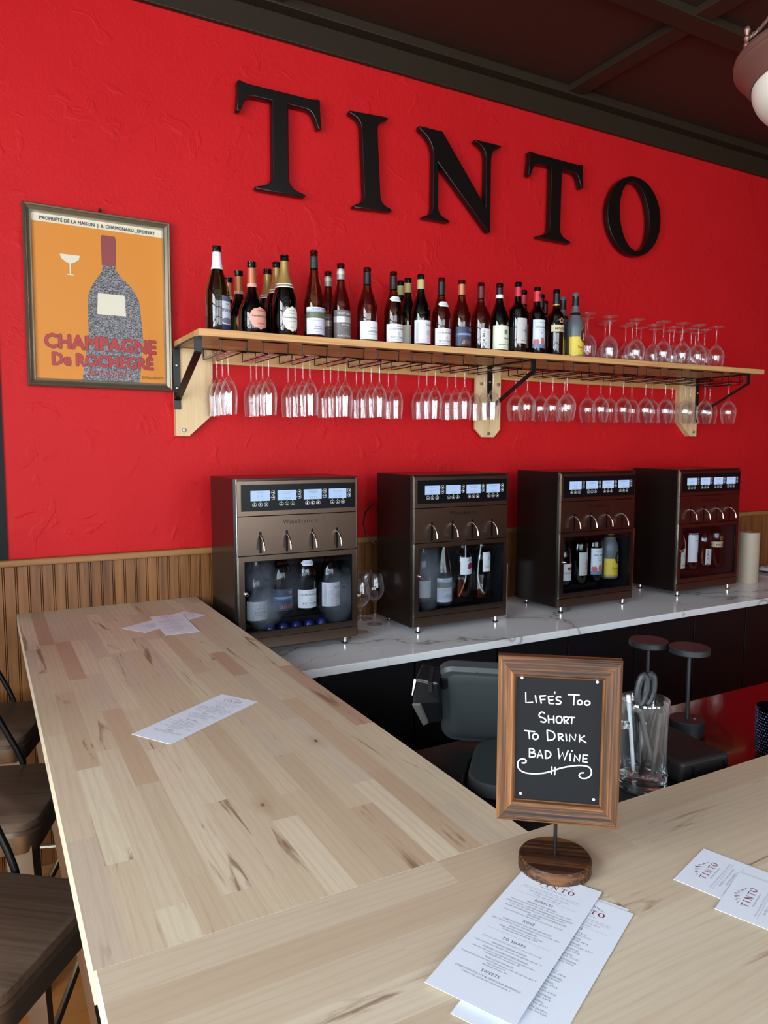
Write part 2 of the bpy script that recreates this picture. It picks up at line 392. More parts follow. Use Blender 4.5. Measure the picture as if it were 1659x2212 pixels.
# wainscot: beadboard with paired grooves, chair rail, base
per = .0407; x0 = .0912 - per * 64; prof = []
i = 0
while x0 + i * per < XR - .05:
    b = x0 + i * per; i += 1
    if b < XL + .01: continue
    prof += [(b - .0045, -.018), (b - .003, -.0115), (b - .0015, -.018), (b + .0015, -.018), (b + .003, -.0115), (b + .0045, -.018)]
mb = MB(); m_ = len(prof)
mb.add([(x, y, 0) for x, y in prof] + [(x, y, 1.24) for x, y in prof], [(j, j + 1, j + 1 + m_, j + m_) for j in range(m_ - 1)])
struct('trim_%d' % n, mb, K['wains']); n += 1
trimbox(XL, -.036, 1.237, XR, 0, 1.262, m=K['rail'], bev=.006)
struct('baseboard_red', MB().box(XL, -.03, 0, XR, -.018, .12), K['rail'])

# ---------------------------------------------------------------- bar: two butcher block tops, old counter behind, its base
ZB, ZC, TH = 1.0665, 0.9115, .042
def block_top(name, x0, x1, y0, y1, axis, wst, seed, lab, lmin=.22, lmax=.62, e=.0002, calm=False):
    rnd = random.Random(seed); vs = []; fs = []; col = []
    L0, L1, W0, W1 = (x0, x1, y0, y1) if axis == 'X' else (y0, y1, x0, x1)
    L0 += e; L1 -= e; W0 += e; W1 -= e
    nw = max(1, round((W1 - W0) / wst)); ws = (W1 - W0) / nw
    pal = [((205, 186, 158), 8), ((212, 195, 168), 5), ((198, 176, 148), 4), ((214, 200, 172), 3), ((192, 166, 138), 2), ((188, 156, 132), 1), ((200, 182, 160), 4)]
    if calm: pal = [((203, 185, 160), 8), ((208, 192, 168), 5), ((198, 179, 154), 4), ((194, 172, 146), 1)]
    bag = [c for c, k in pal for _ in range(k)]
    for i in range(nw):
        p = L0 - rnd.random() * .3
        while p < L1 - 1e-6:
            q = p + rnd.uniform(lmin, lmax); a, b = max(p, L0), min(q, L1)
            if L1 - b < .06: b = L1; q = L1
            if b > a:
                j = len(vs); u0, u1 = W0 + i * ws, W0 + (i + 1) * ws
                vs += [(a, u0, ZB), (b, u0, ZB), (b, u1, ZB), (a, u1, ZB)] if axis == 'X' else [(u0, a, ZB), (u1, a, ZB), (u1, b, ZB), (u0, b, ZB)]
                fs.append((j, j + 1, j + 2, j + 3)); c = rnd.choice(bag); d = rnd.uniform(-4, 4)
                col.append(srgb(*[v + d for v in c])[:3] + (rnd.random(),))
            p = q
    j = len(vs)
    ring = lambda d, z: [(x0 + d, y0 + d, z), (x1 - d, y0 + d, z), (x1 - d, y1 - d, z), (x0 + d, y1 - d, z)]
    vs += ring(e, ZB) + ring(0, ZB - e) + ring(0, ZB - TH + e) + ring(e, ZB - TH)
    for r in range(3):
        for k in range(4):
            fs.append((j + r * 4 + k, j + (r + 1) * 4 + k, j + (r + 1) * 4 + (k + 1) % 4, j + r * 4 + (k + 1) % 4)); col.append(srgb(214, 198, 170)[:3] + (.31,))
    fs.append((j + 12, j + 15, j + 14, j + 13)); col.append(srgb(205, 186, 158)[:3] + (.5,))
    mb = MB().add(vs, fs); o = O(name, mb, K['block_x'] if axis == 'X' else K['block_y'])
    at = o.data.attributes.new('tone', 'FLOAT_COLOR', 'CORNER'); li = 0
    for p, c in zip(o.data.polygons, col):
        for _ in range(p.loop_total): at.data[li].color = c; li += 1
    return tag(o, lab, 'bar counter')
BX0, BX1, BS, BY0 = .088, .724, -2.032, -2.667
block_top('butcher_block_counter', BX0, BX1, BS + .0001, -.006, 'Y', .0425, 11, 'long pale butcher-block bar top running to the beadboard wall beside the stools')
block_top('butcher_block_counter', BX0 + .003, 4.2, BY0, BS - .0001, 'X', .056, 5, 'pale butcher-block bar top in the foreground under the chalkboard sign', .4, 1.1, calm=True)
# base under the block tops with the older counter ledge behind
mb = MB().box(.33, -1.70, 0, .70, -.02, ZB - TH - .0005).box(.33, -2.45, 0, 4.1, -1.70, .985)
tag(O('bar_cabinet', mb, K['cab']), 'black panelled base carrying the butcher-block bar tops', 'cabinet')
mb = MB().box(.705, -2.42, .986, 4.1, -1.664, 1.0185)
tag(O('service_ledge', mb, K['redtop'], bev=.004), 'glossy dark red counter ledge behind the front bar top', 'counter')
mb = MB().box(.715, -2.40, 1.019, 1.30, -1.60, 1.0215)
tag(O('rubber_mat', mb, K['mat']), 'flat black mat on the ledge under the payment terminal and glass mug', 'mat')

# ---------------------------------------------------------------- back counter: cabinets and stone top
cabx = [.716, .99, 1.379, 1.761, 2.132, 2.529, 2.92, 3.301, 3.70, 4.10, 4.50, 4.90, 5.30]
for i in range(len(cabx) - 1):
    a, b = cabx[i], cabx[i + 1]
    t = thing('base_cabinet', 'black flat-front cabinet under the white stone counter, %s from the butcher-block bar' % ORD[i], 'cabinet', (a, 0, 0), group='black cabinets under the stone counter')
    O('body', MB().box(.002, -.590, .0, b - a - .002, -.022, ZC - .0305), K['cab'], t)
    O('door', MB().box(.004, -.612, .09, b - a - .004, -.591, ZC - .036), K['cab'], t, bev=.002)
mb = MB().box(.722, -.655, ZC - .030, 5.32, -.020, ZC)
tag(O('stone_counter', mb, K['marble'], bev=.003), 'white quartz countertop with grey veins along the red wall', 'countertop')

# ---------------------------------------------------------------- letters on the wall
def bez(p0, p1, p2, p3, n=10):
    return [tuple((1 - t) ** 3 * a + 3 * (1 - t) ** 2 * t * b + 3 * (1 - t) * t * t * c + t ** 3 * d for a, b, c, d in zip(p0, p1, p2, p3)) for t in [i / n for i in range(1, n + 1)]]
def path(cmds):
    out = []
    for c in cmds:
        if len(c) == 2: out.append(c)
        else: out += bez(out[-1], (c[0], c[1]), (c[2], c[3]), (c[4], c[5]))
    return out
def mirror(p): return p + [(-x, z) for x, z in reversed(p) if abs(x) > 1e-5]
def letter_T():
    h = .388
    half = [(0, 0), (-.098, 0), (-.103, .010), (-.088, .022, -.036, .014, -.034, .066), (-.034, h - .044), (-.100, h - .044), (-.135, h - .044, -.142, h - .075, -.156, h - .112), (-.172, h - .108), (-.166, h - .04), (-.166, h + .003), (-.155, h + .006), (-.13, h - .002, -.11, h, -.08, h), (0, h)]
    return [mirror(path(half))]
def letter_I():
    h = .388
    half = [(0, 0), (-.090, 0), (-.093, .010), (-.075, .024, -.041, .018, -.040, .066), (-.040, h - .066), (-.041, h - .018, -.075, h - .024, -.093, h - .010), (-.090, h), (0, h)]
    return [mirror(path(half))]
def letter_N():
    h = .388
    p = [(-.205, 0), (-.203, .010), (-.175, .020, -.158, .020, -.156, .062), (-.154, h - .098), (-.168, h - .05, -.190, h - .035, -.226, h - .016), (-.226, h - .001), (-.105, h - .001), (.132, .105), (.132, h - .075), (.130, h - .03, .100, h - .022, .070, h - .010), (.072, h), (.218, h), (.220, h - .010),
         (.190, h - .022, .166, h - .03, .164, h - .075), (.164, -.012), (.150, -.014), (-.124, h - .145), (-.124, .062), (-.122, .020, -.09, .020, -.062, .010), (-.064, 0)]
    return [path(p)]
def letter_O():
    e = lambda rx, rz, cx, cz, s, tl: [(cx + rx * cos(a) + tl * rz * sin(a), cz + rz * sin(a)) for a in [s * 2 * pi * i / 44 for i in range(44)]]
    return [e(.197, .203, 0, .193, 1, 0), e(.106, .170, 0, .193, -1, -.12)]
def sign_letter(fn, x, z, tilt, lab, sx=1.0):
    c = bpy.data.curves.new('letter', 'CURVE'); c.dimensions = '2D'; c.fill_mode = 'BOTH'; c.extrude = .013; c.bevel_depth = .0035; c.bevel_resolution = 1; c.offset = -.0048
    for poly in fn():
        s = c.splines.new('POLY'); s.points.add(len(poly) - 1); s.use_cyclic_u = True
        for q, (a, b) in zip(s.points, poly): q.co = (a * sx, b, 0, 1)
    o = bpy.data.objects.new('t', c); COL.objects.link(o)
    dg = bpy.context.evaluated_depsgraph_get(); dg.update()
    me = bpy.data.meshes.new_from_object(o.evaluated_get(dg)); bpy.data.objects.remove(o)
    me.materials.clear(); me.materials.append(K['letter'])
    ob = bpy.data.objects.new('sign_letter', me); COL.objects.link(ob)
    ob.rotation_euler = (R(90), tilt, 0); ob.location = (x, -.0275, z)
    me.set_sharp_from_angle(angle=R(30))
    return tag(ob, lab, 'letter', 'raised letters on the red wall')
sign_letter(letter_T, 1.090, 2.661, 0, 'large black capital T on the red wall, left end of the word', 1.04)
sign_letter(letter_I, 1.504, 2.660, R(-3), 'large black capital I on the red wall between T and N')
sign_letter(letter_N, 1.957, 2.663, 0, 'large black capital N, middle letter of the word on the red wall')
sign_letter(letter_T, 2.511, 2.665, R(.6), 'large black capital T on the red wall beside the O', 1.03)
sign_letter(letter_O, 3.049, 2.667, R(1.5), 'large black capital O on the red wall, right end of the word')

# ---------------------------------------------------------------- framed poster
t = thing('framed_poster', 'framed orange wine poster with red lettering hanging left of the shelf', 'poster', (.405, 0, 2.181), 0)
t.rotation_euler = (0, R(.35), 0)
FW, FH = .497, .622
def ring(mb, w0, h0, y0, w1, h1, y1, mi=0):
    q = lambda w, h, y: [(-w / 2, y, -h / 2), (w / 2, y, -h / 2), (w / 2, y, h / 2), (-w / 2, y, h / 2)]
    mb.add(q(w0, h0, y0) + q(w1, h1, y1), [(i, (i + 1) % 4, 4 + (i + 1) % 4, 4 + i) for i in range(4)], mi)
mb = MB(); pr = [(FW, FH, -.002), (FW, FH, -.026), (FW - .008, FH - .008, -.031), (FW - .018, FH - .018, -.029), (FW - .022, FH - .022, -.026), (FW - .044, FH - .044, -.020)]
for a, b in zip(pr, pr[1:]): ring(mb, *a, *b)
O('frame', mb, K['frame'], t)
mb = MB(); pr = [(FW - .044, FH - .044, -.020), (FW - .050, FH - .050, -.024), (FW - .058, FH - .058, -.013)]
for a, b in zip(pr, pr[1:]): ring(mb, *a, *b)
O('frame_lip', mb, K['frame_lip'], t)
PW, PH = FW - .058, FH - .058
pn = O('print', MB().box(-PW / 2 - .004, -.012, -PH / 2 - .004, PW / 2 + .004, -.008, PH / 2 + .004), K['orange'], t)
O('top_band', MB().box(-PW / 2, -.0126, PH / 2 - .027, PW / 2, -.012, PH / 2), K['cream'], pn)
fn = lambda lay: (lambda u, v: (u, -.0122 - .0004 * lay, v))
def flat(mb, pts, lay):
    f = fn(lay); mb.add([f(*p) for p in pts], [tuple(range(len(pts)))])
# plain stand-in picture: a dark bottle on the orange ground
bt = [(-.02, .225), (.02, .225), (.022, .12), (.04, .085, .10, .06, .105, 0.0), (.115, -.12), (.10, -PH / 2), (-.10, -PH / 2), (-.075, -.12), (-.075, 0.0), (-.07, .06, -.03, .085, -.022, .12)]
mb = MB(); flat(mb, [(x + .03, z) for x, z in path(bt)], 1); O('dark_shape', mb, K['pgrey'], pn)
mb = MB(); flat(mb, [(.006, .13), (.054, .13), (.056, .225), (.052, .236), (.008, .236), (.004, .225)], 2); O('maroon_shape', mb, K['pmar'], pn)
mb = MB(); flat(mb, [(-.01, .03), (.082, .03), (.086, -.045), (-.014, -.045)], 2); O('pale_shape', mb, K['cream'], pn)
mb = MB()
def coupe(cx, cz, s):
    flat(mb, [(cx + x * s, cz + z * s) for x, z in [(-.03, .03), (.03, .03), (.026, .016), (.012, .006), (.002, .003), (.002, -.03), (.014, -.034), (-.014, -.034), (-.002, -.03), (-.002, .003), (-.012, .006), (-.026, .016)]], 2)
coupe(-.10, .12, 1.1); O('glass_shape', mb, K['cream'], pn)
def bold(mb, t, size, x, y, lay, r, **kw):
    # heavier strokes: the same letters printed several times, a hair apart
    for k in range(9):
        d = (0, 0) if k == 8 else (r * cos(k * pi / 4), r * sin(k * pi / 4))
        mb.text(t, size, x + d[0], y + d[1], fn(lay + k * .02), **kw)
mb = MB(); bold(mb, 'CHAMPAGNE', .068, 0, -.174, 4, .0022, xs=.93); bold(mb, 'De ROCHEGRÉ', .060, .006, -.233, 4, .0020, xs=.87)
mb.text('EPERNAY', .026, .03, -.266, fn(4), xs=1.25, sp=1.2); O('red_lettering', mb, K['pred'], pn)
mb = MB(); bold(mb, 'CHAMPAGNE', .068, 0, -.174, 3, .0036, xs=.93); bold(mb, 'De ROCHEGRÉ', .060, .006, -.233, 3, .0034, xs=.87)
O('letter_outline', mb, K['pblk'], pn)
mb = MB(); bold(mb, 'PROPRIÉTÉ DE LA MAISON  J. B. CHAMONARD._ÉPERNAY', .0165, .0, PH / 2 - .0205, 4, .0003, xs=.92); O('top_lettering', mb, K['pblk'], pn)
mb = MB(); mb.text('EXTRA-QUALITY', .0125, PW / 2 - .004, -PH / 2 + .014, fn(4), 'R', xs=.82)
O('small_lettering', mb, K['pblk'], pn)
O('hanging_nail', MB().cyl((0, 0, 0), .004, .02, 10, M=Matrix.Translation((.004, -.001, FH / 2 + .012)) @ Matrix.Rotation(R(90), 4, 'X')), K['blk'], t)

# ---------------------------------------------------------------- wall shelf with uprights and brackets
SL = .0048
zs = lambda x: 2.058 + SL * (x - .664)           # top of the shelf
zu = lambda x: zs(x) - .0245                     # its underside
t = thing('wall_shelf', 'long clear-pine shelf on the red wall holding bottles and glasses', 'shelf', (.664, 0, 0))
SXL, SXR = .662, 3.697
mb = MB().add([(x - .664, y, z) for x, z0, z1 in ((SXL, zu(SXL), zs(SXL)), (SXR, zu(SXR), zs(SXR))) for y in (-.380, 0) for z in (z0, z1)],
              [(0, 1, 3, 2), (4, 6, 7, 5), (0, 4, 5, 1), (2, 3, 7, 6), (1, 5, 7, 3), (0, 2, 6, 4)])
O('plank', mb, K['shelf'], t, bev=.0015)
O('cleat', MB().box(.803 - .664, -.022, 1.981, 3.47 - .664, 0, 2.033), K['shelf'], t)
ups = [[(.658, 1.699), (.707, 1.699), (.800, 1.782), (.803, 2.0325), (.658, 2.0325)],
       [(2.096, 1.705), (2.166, 1.705), (2.202, 1.743), (2.202, 2.039), (2.055, 2.039), (2.055, 1.743)],
       [(3.560, 1.719), (3.612, 1.719), (3.612, 2.046), (3.466, 2.046), (3.466, 1.80)]]
for poly, bx in zip(ups, (.664, 2.132, 3.602)):
    u = O('upright_board', MB().prism([(x - .664, z) for x, z in poly], -.036, -.0225 if bx == 2.132 else 0), K['pine_v'], t, bev=.001)
    zz = zu(bx)
    mb = MB().box(-.013, -.042, 1.80, .013, -.036, zz - .0005).box(-.013, -.356, zz - .0065, .013, -.036, zz - .0005)
    mb.box(-.013, -.356, zz - .052, .013, -.350, zz - .0065)
    a, b = Vector((0, -.353, zz - .052)), Vector((0, -.039, 1.835))
    d = (b - a).normalized(); nn = Vector((0, -d.z, d.y)) * .003
    vs = [p + s * nn + Vector((q, 0, 0)) for p in (a, b) for s in (-1, 1) for q in (-.013, .013)]
    mb.add(vs, [(0, 1, 3, 2), (4, 6, 7, 5), (0, 4, 5, 1), (2, 3, 7, 6), (1, 5, 7, 3), (0, 2, 6, 4)])
    bk = O('bracket', mb, K['blk'], t, loc=(bx - .664, 0, 0), bev=.001)
    for z in (1.88, 1.965):
        O('bolt', MB().lathe([(.0001, .006), (.005, .005), (.0075, .001), (.0075, 0)], 12, M=Matrix.Translation((bx - .664, -.042, z)) @ Matrix.Rotation(R(90), 4, 'X')), K['steel'], t, smooth=True)
    bl = {.664: [(.688, 1.722), (.70, 1.93)], 2.132: [(2.131, 1.722), (2.085, 1.955), (2.185, 1.955)], 3.602: [(3.585, 1.745)]}[bx]
    for x, z in bl:
        O('bolt', MB().lathe([(.0001, .007), (.006, .006), (.009, .001), (.009, 0)], 12, M=Matrix.Translation((x - .664, -.036, z)) @ Matrix.Rotation(R(90), 4, 'X')), K['steel'], t, smooth=True)

# ---------------------------------------------------------------- hanging racks
UX = [.792 + .1547 * i for i in range(9)] + [2.266 + .1563 * i for i in range(10)]
def rack_mb(yf, top):
    mb = MB(); r = .0022; z = 0; q = .044
    for y in (yf, -.045): mb.tube([(-.052, y, -.0025), (.052, y, -.0025)], r, 6)
    for s in (-1, 1):
        pts = [(s * .047, yf, -.002), (s * .047, yf, -q + .004), (s * .044, yf, -q), (s * .030, yf, -q), (s * .027, yf + .004, -q), (s * .027, -.050, -q), (s * .027, -.045, -q + .003), (s * .027, -.045, -.003)]
        mb.tube(pts, r, 6)
    return mb
racks = {}
for i, x in enumerate(UX):
    yf = -.22 if i == 18 else -.345
    if yf not in racks: racks[yf] = mesh('glass_rack', rack_mb(yf, 0), K['gunrod'], True)
    o = bpy.data.objects.new('glass_rack', racks[yf]); COL.objects.link(o); o.location = (x, 0, zu(x) - .0004)
    tag(o, 'dark wire stemware rail screwed under the shelf, %s from the left' % ORD[i], 'glass rack', 'wire stemware rails under the shelf')

# ---------------------------------------------------------------- stemware
def glass_profiles(H, rf, rb, rr_, hb):
    # outer profile from foot (z=0) to rim (z=H), bowl height hb
    z0 = H - hb; st = .0036
    foot = [(.0001, 0), (rf, .0005), (rf, .002), (rf * .55, .0035), (.010, .006), (st + .0012, .012), (st, .022)]
    stem = [(st, .022), (st * .9, z0 * .55), (st, z0 - .014), (st + .0022, z0 - .004), (.011, z0 + .003)]
    k = 9; bowl = []
    for j in range(k + 1):
        a = j / k; zz = z0 + .003 + (hb - .003) * a
        m = .46
        r = .011 + (rb - .011) * sin(min(a / m, 1) * pi / 2) ** .8 if a <= m else rb + (rr_ - rb) * ((a - m) / (1 - m)) ** 1.5
        bowl.append((r, zz))
    th = .0011
    inner = [(max(r - th, .0001), z) for r, z in reversed(bowl[1:])] + [(.0001, z0 + .006)]
    return foot, stem, bowl + inner
def make_glass(H, rf, rb, rr_, hb, flip, seg=20):
    fo, st, bo = glass_profiles(H, rf, rb, rr_, hb); M = Matrix.Rotation(pi, 4, 'X') if flip == 'hang' else (Matrix.Translation((0, 0, H)) @ Matrix.Rotation(pi, 4, 'X') if flip else Matrix())
    if flip == 'hang': M = Matrix.Translation((0, 0, 0)) @ M
    return {n: mesh(n, MB().lathe(p, seg, M=M), K['wine_glass'], True, 60) for n, p in (('foot', fo), ('stem', st), ('bowl', bo))}
def put_glass(parts, name, loc, lab, cat, group, tilt=(0, 0)):
    t = thing(name, lab, cat, loc, group=group); t.rotation_euler = (tilt[0], tilt[1], 0)
    for nme, me in parts.items():
        o = bpy.data.objects.new(nme, me); COL.objects.link(o); o.parent = t
    return t
slim = make_glass(.221, .034, .0305, .026, .128, 'hang'); wide = make_glass(.222, .036, .0425, .031, .128, 'hang')
wide_up = make_glass(.222, .036, .0425, .031, .128, True); stand = make_glass(.215, .034, .040, .028, .115, False)
GY = [(.065, -.014, -.08, -.159), (.021, -.032, -.095, -.164), (.011, -.061, -.146, -.219), (.009, -.055, -.115, -.182), (.029, -.038, -.105, -.18), (.029, -.04), (.044, -.027, -.099), (.031, -.035, -.104), (.039, -.026, -.107),
      (.038, -.077), (.035, -.071, -.175), (.033,), (.038, -.073), (.037, -.064), (.032, -.081), (.033, -.065), (.024, -.06), (.035, -.064), (.013, -.107)]
for i, ys in enumerate(GY):
    last = None; x = UX[i]
    for j, y in enumerate(ys):
        Y = min((y + 2.88) * .9713 - 2.88, -.066); dd = .069 if i < 9 else .09
        if last is not None: Y = min(Y, last - dd)
        last = Y
        z = zu(x) - .0412 + .004; w_ = 'slim' if i < 9 else 'wide-bowled'
        put_glass(slim if i < 9 else wide, 'wine_glass', (x + random.uniform(-.002, .002), Y, z + .0002),
                  'hanging %s wine glass, %s from the wall on the %s rail from left' % (w_, ORD[j], ORD[i]), 'wine glass', '%s wine glasses hanging under the shelf' % w_, (random.uniform(-.012, .012), random.uniform(-.012, .012)))
SG = [[(2.555, -.24), (2.708, -.23), (2.892, -.23), (3.062, -.25), (3.192, -.26), (3.313, -.26), (3.45, -.265)],
      [(2.633, -.145), (2.805, -.135), (2.96, -.14), (3.101, -.155), (3.252, -.155), (3.389, -.155), (3.485, -.165)],
      [(2.664, -.055), (2.856, -.055), (3.003, -.055), (3.111, -.060), (3.221, -.060), (3.33, -.062), (3.425, -.06), (3.53, -.07)]]
for row, nm in zip(SG, ('front', 'middle', 'rear')):
    for j, (x, y) in enumerate(row):
        if nm != 'front': y = min(y, -.052)
        put_glass(wide_up, 'wine_glass', (x, y, zs(x) + .0003), 'wine glass standing upside down on the shelf, %s row, %s from the left' % (nm, ORD[j]), 'wine glass', 'upturned wine glasses on the shelf', (0, -SL))
for (x, y), lab in zip([(1.428, -.203), (1.434, -.10), (1.316, -.291)], ['nearest the second dispenser', 'at the back against the beadboard', 'beside the first dispenser']):
    put_glass(stand, 'wine_glass', (x, y, ZC + .0003), 'upright wine glass on the stone counter between two dispensers, ' + lab, 'wine glass', 'upright glasses between the dispensers')

# ---------------------------------------------------------------- bottles
K['g_green'] = m_clear('green_bottle_glass', (.20, .27, .07, 1), 1.5, .03)
K['g_dark'] = m_clear('dark_bottle_glass', (.06, .065, .03, 1), 1.5, .03)
K['g_brown'] = m_clear('amber_bottle_glass', (.42, .24, .08, 1), 1.5, .03)
K['g_clear'] = m_clear('flint_bottle_glass', (.93, .92, .90, 1), 1.2, .03)
K['g_frost'] = mat('grey_frosted_bottle', srgb(88, 94, 98), .38)
_mc = {}
def cm(r, g, b, rough=.45, metal=0):
    k = (r, g, b, rough, metal)
    if k not in _mc: _mc[k] = mat('print_%d_%d_%d' % (r, g, b), srgb(r, g, b), rough, metal)
    return _mc[k]
def ip(p, z):
    for (r0, z0), (r1, z1) in zip(p, p[1:]):
        if z0 <= z <= z1 and z1 > z0: return r0 + (r1 - r0) * (z - z0) / (z1 - z0)
    return p[-1][0]
def profile(kind, H, Rr):
    n = .0142
    def sm(z0, z1, r0, r1, k=9, pw=1.0):
        return [(r0 + (r1 - r0) * (.5 - .5 * cos(pi * (i / k) ** pw)), z0 + (z1 - z0) * i / k) for i in range(1, k + 1)]
    base = [(.0001, .004), (Rr * .75, .0), (Rr * .92, .001), (Rr, .008)]
    if kind == 'burg': b = [(Rr, H * .46)] + sm(H * .46, H * .80, Rr, n + .001) + [(n, H * .92)]
    elif kind == 'bord': b = [(Rr, H * .60)] + sm(H * .60, H * .74, Rr, n + .0015) + [(n, H * .92)]
    elif kind == 'champ': b = [(Rr, H * .42)] + sm(H * .42, H * .86, Rr, n + .001) + [(n, H * .93)]
    elif kind == 'squat': b = [(Rr * 1.0, H * .30)] + sm(H * .30, H * .68, Rr, n + .0025) + [(n, H * .92)]
    else: b = [(Rr, H * .40)] + sm(H * .40, H * .86, Rr, n + .0005, 10, .92) + [(n, H * .93)]
    cz = H * .95
    if kind in ('champ', 'squat'): lip = [(n, H * .93), (n + .0035, H * .935), (n + .0035, H * .955), (n + .001, H * .96), (n + .001, H * .972), (n + .003, H * .977), (n + .003, H * .995), (n, H)]
    else: lip = [(n, H * .945), (n + .002, H * .95), (n + .002, H * .99), (n, H)]
    return base + b + lip + [(n - .004, H), (n - .004, H - .02)]
def patch(Rl, z0, z1, ha, ac, shape='rect', nu=18, nv=12, rad=None):
    vs = []; fs = []
    for j in range(nv + 1):
        z = z0 + (z1 - z0) * j / nv; f = 1.0
        if shape == 'oval': f = max(.02, sqrt(max(0, 1 - (2 * j / nv - 1) ** 2)))
        if shape == 'crest': f = 1 - .35 * abs(2 * j / nv - 1)
        r = (rad(z) if rad else 0) + Rl
        for i in range(nu + 1):
            a = ac + ha * f * (2 * i / nu - 1); vs.append((r * cos(a), r * sin(a), z))
    for j in range(nv):
        for i in range(nu):
            a = j * (nu + 1) + i; fs.append((a, a + 1, a + nu + 2, a + nu + 1))
    return vs, fs
def bottle(loc, kind, H, Rr, gm, lab, cap=None, bands=(), labels=(), texts=(), ao=0.0, group='bottles on the shelf', fill=None, rot=0.0, name='wine_bottle', cat='bottle'):
    t = thing(name, lab, cat, loc, rz=rot, group=group)
    p = profile(kind, H, Rr); O('body', MB().lathe(p, 28), gm, t, smooth=True, angle=50)
    ac = -pi / 2 + ao
    if cap:
        col, z0, z1 = cap; zz = [z0 * H + (z1 - z0) * H * i / 8 for i in range(9)]
        pr = [(ip(p[3:], z) + .0006, z) for z in zz]
        O('foil_capsule', MB().lathe(pr, 20), col, t, smooth=True)
    for col, z0, z1 in bands:
        O('neck_band', MB().lathe([(ip(p[3:], z * H) + .0011, z * H) for z in (z0, (z0 + z1) / 2, z1)], 20), col, t, smooth=True)
    first = None
    for lb in labels:
        col, z0, z1, ha, shape = lb[:5]; da = lb[5] if len(lb) > 5 else 0; ex = lb[6] if len(lb) > 6 else 0
        vs, fs = patch(.0006 + ex, z0, z1, ha, ac + da, shape, rad=lambda z: ip(p[3:], z))
        o = O('label', MB().add(vs, fs), col, t, smooth=True); first = first or o
    by = {}
    for tx in texts:
        s, size, u, v, col = tx[:5]; kw = tx[5] if len(tx) > 5 else {}
        vert = kw.pop('vert', False) if 'vert' in kw else False
        by.setdefault(col.name, (col, MB()))
        rl = lambda z: ip(p[3:], min(max(z, .009), H * .9)) + .0014
        if vert: fnm = lambda a, b: (rl(v - a) * cos(ac + (b + u) / Rr), rl(v - a) * sin(ac + (b + u) / Rr), v - a)
        else: fnm = lambda a, b: (rl(b) * cos(ac + a / Rr), rl(b) * sin(ac + a / Rr), b)
        by[col.name][1].text(s, size, 0 if vert else u, 0 if vert else v, fnm, **kw)
    for c, m_ in by.values(): O('label_print', m_, c, first or t)
    if fill:
        col, lv = fill; z = [.007 + (lv - .007) * i / 6 for i in range(7)]
        O('wine', MB().lathe([(.0001, .007)] + [(ip(p[3:], max(q, .009)) - .0025, q) for q in z] + [(.0001, lv)], 24), col, t, smooth=True, angle=50)
    return t
W_ = cm(228, 228, 230); INK = cm(52, 52, 58); GREY = cm(120, 120, 124); COPPER = cm(196, 120, 84, .35, .5)
BLKC = cm(24, 24, 26, .35); GOLD = cm(190, 156, 92, .35, .55); PINK = cm(228, 160, 142); PALE = cm(222, 222, 208)
SILV = cm(170, 166, 162, .35, .5); SAGE = cm(176, 168, 110); NAVY = cm(44, 58, 84); DRED = cm(92, 22, 36, .4); REDC = cm(186, 42, 56, .4)
def T_(s, size, v, col=INK, u=0.0, **k): return (s, size, u, v, col, k)
def cava(loc, **k):
    return bottle(loc, 'champ', .305, .0435, K['g_green'], k['lab'], (W_, .73, .925), labels=[(cm(212, 214, 226), .012, .128, .55, 'rect', .62), (cm(48, 50, 88), .012, .030, .56, 'rect', .62, .0002), (cm(96, 96, 124), .110, .128, .56, 'rect', .62, .0002), (cm(120, 118, 142), .032, .054, .56, 'oval', .62, .0002)],
                  texts=[T_('miran', .022, .074, INK, .026), T_('cava', .010, .098, INK, .026)], name='sparkling_wine_bottle')
def lp_rose(loc, H=.267, **k):
    return bottle(loc, 'squat', H, .0495, K['g_dark'], k['lab'], (COPPER, .70, .915), [(PINK, .66, .705)], [(PINK, .022, .102, .86, 'oval', .32), (cm(70, 30, 26), .021, .103, .88, 'oval', .32, -.0002)],
                  [T_('Laurent-Perrier', .0105, .066, INK, .016, off=.01), T_('CHAMPAGNE', .005, .086, INK, .016), T_('CUVÉE ROSÉ', .0065, .040, INK, .016), T_('BRUT', .004, .030, INK, .016), T_('CUVÉE ROSÉ', .005, H * .678, INK, .0)] , name='sparkling_wine_bottle')
def lp_brut(loc, H=.303, **k):
    return bottle(loc, 'champ', H, .045, K['g_dark'], k['lab'], (GOLD, .61, .925), [(W_, .60, .615), (GOLD, .615, .635), (W_, .637, .650)], [(cm(232, 230, 220), .022, .112, .84, 'oval', .30), (cm(176, 150, 90), .021, .113, .86, 'oval', .30, -.0002)],
                  [T_('LA CUVÉE', .0065, .096, INK, .013), T_('CHAMPAGNE', .0045, .085, INK, .013), T_('Laurent-Perrier', .0105, .069, INK, .013, off=.01), T_('MAISON FONDÉE', .004, .057, INK, .013), T_('BRUT', .0055, .036, INK, .013)], name='sparkling_wine_bottle')
def riesling(loc, **k):
    return bottle(loc, 'hock', .33, .038, K['g_brown'], k['lab'], (cm(30, 48, 42), .80, .93), labels=[(cm(214, 216, 230), .018, .118, 1.22, 'rect'), (cm(96, 104, 72), .078, .100, 1.23, 'rect', 0, .0002), (cm(150, 166, 200), .098, .105, 1.23, 'rect', 0, .0002)],
                  texts=[T_('PEWSEY VALE', .0085, .108, INK, .004), T_('1961 RIESLING', .006, .045, INK, .006), T_('EDEN VALLEY', .0072, .036, INK, .006), T_('THE CONTOURS SINGLE VINEYARD', .0032, .068, GREY), T_('DRY RIESLING  EDEN VALLEY', .003, .027, GREY, .006)])
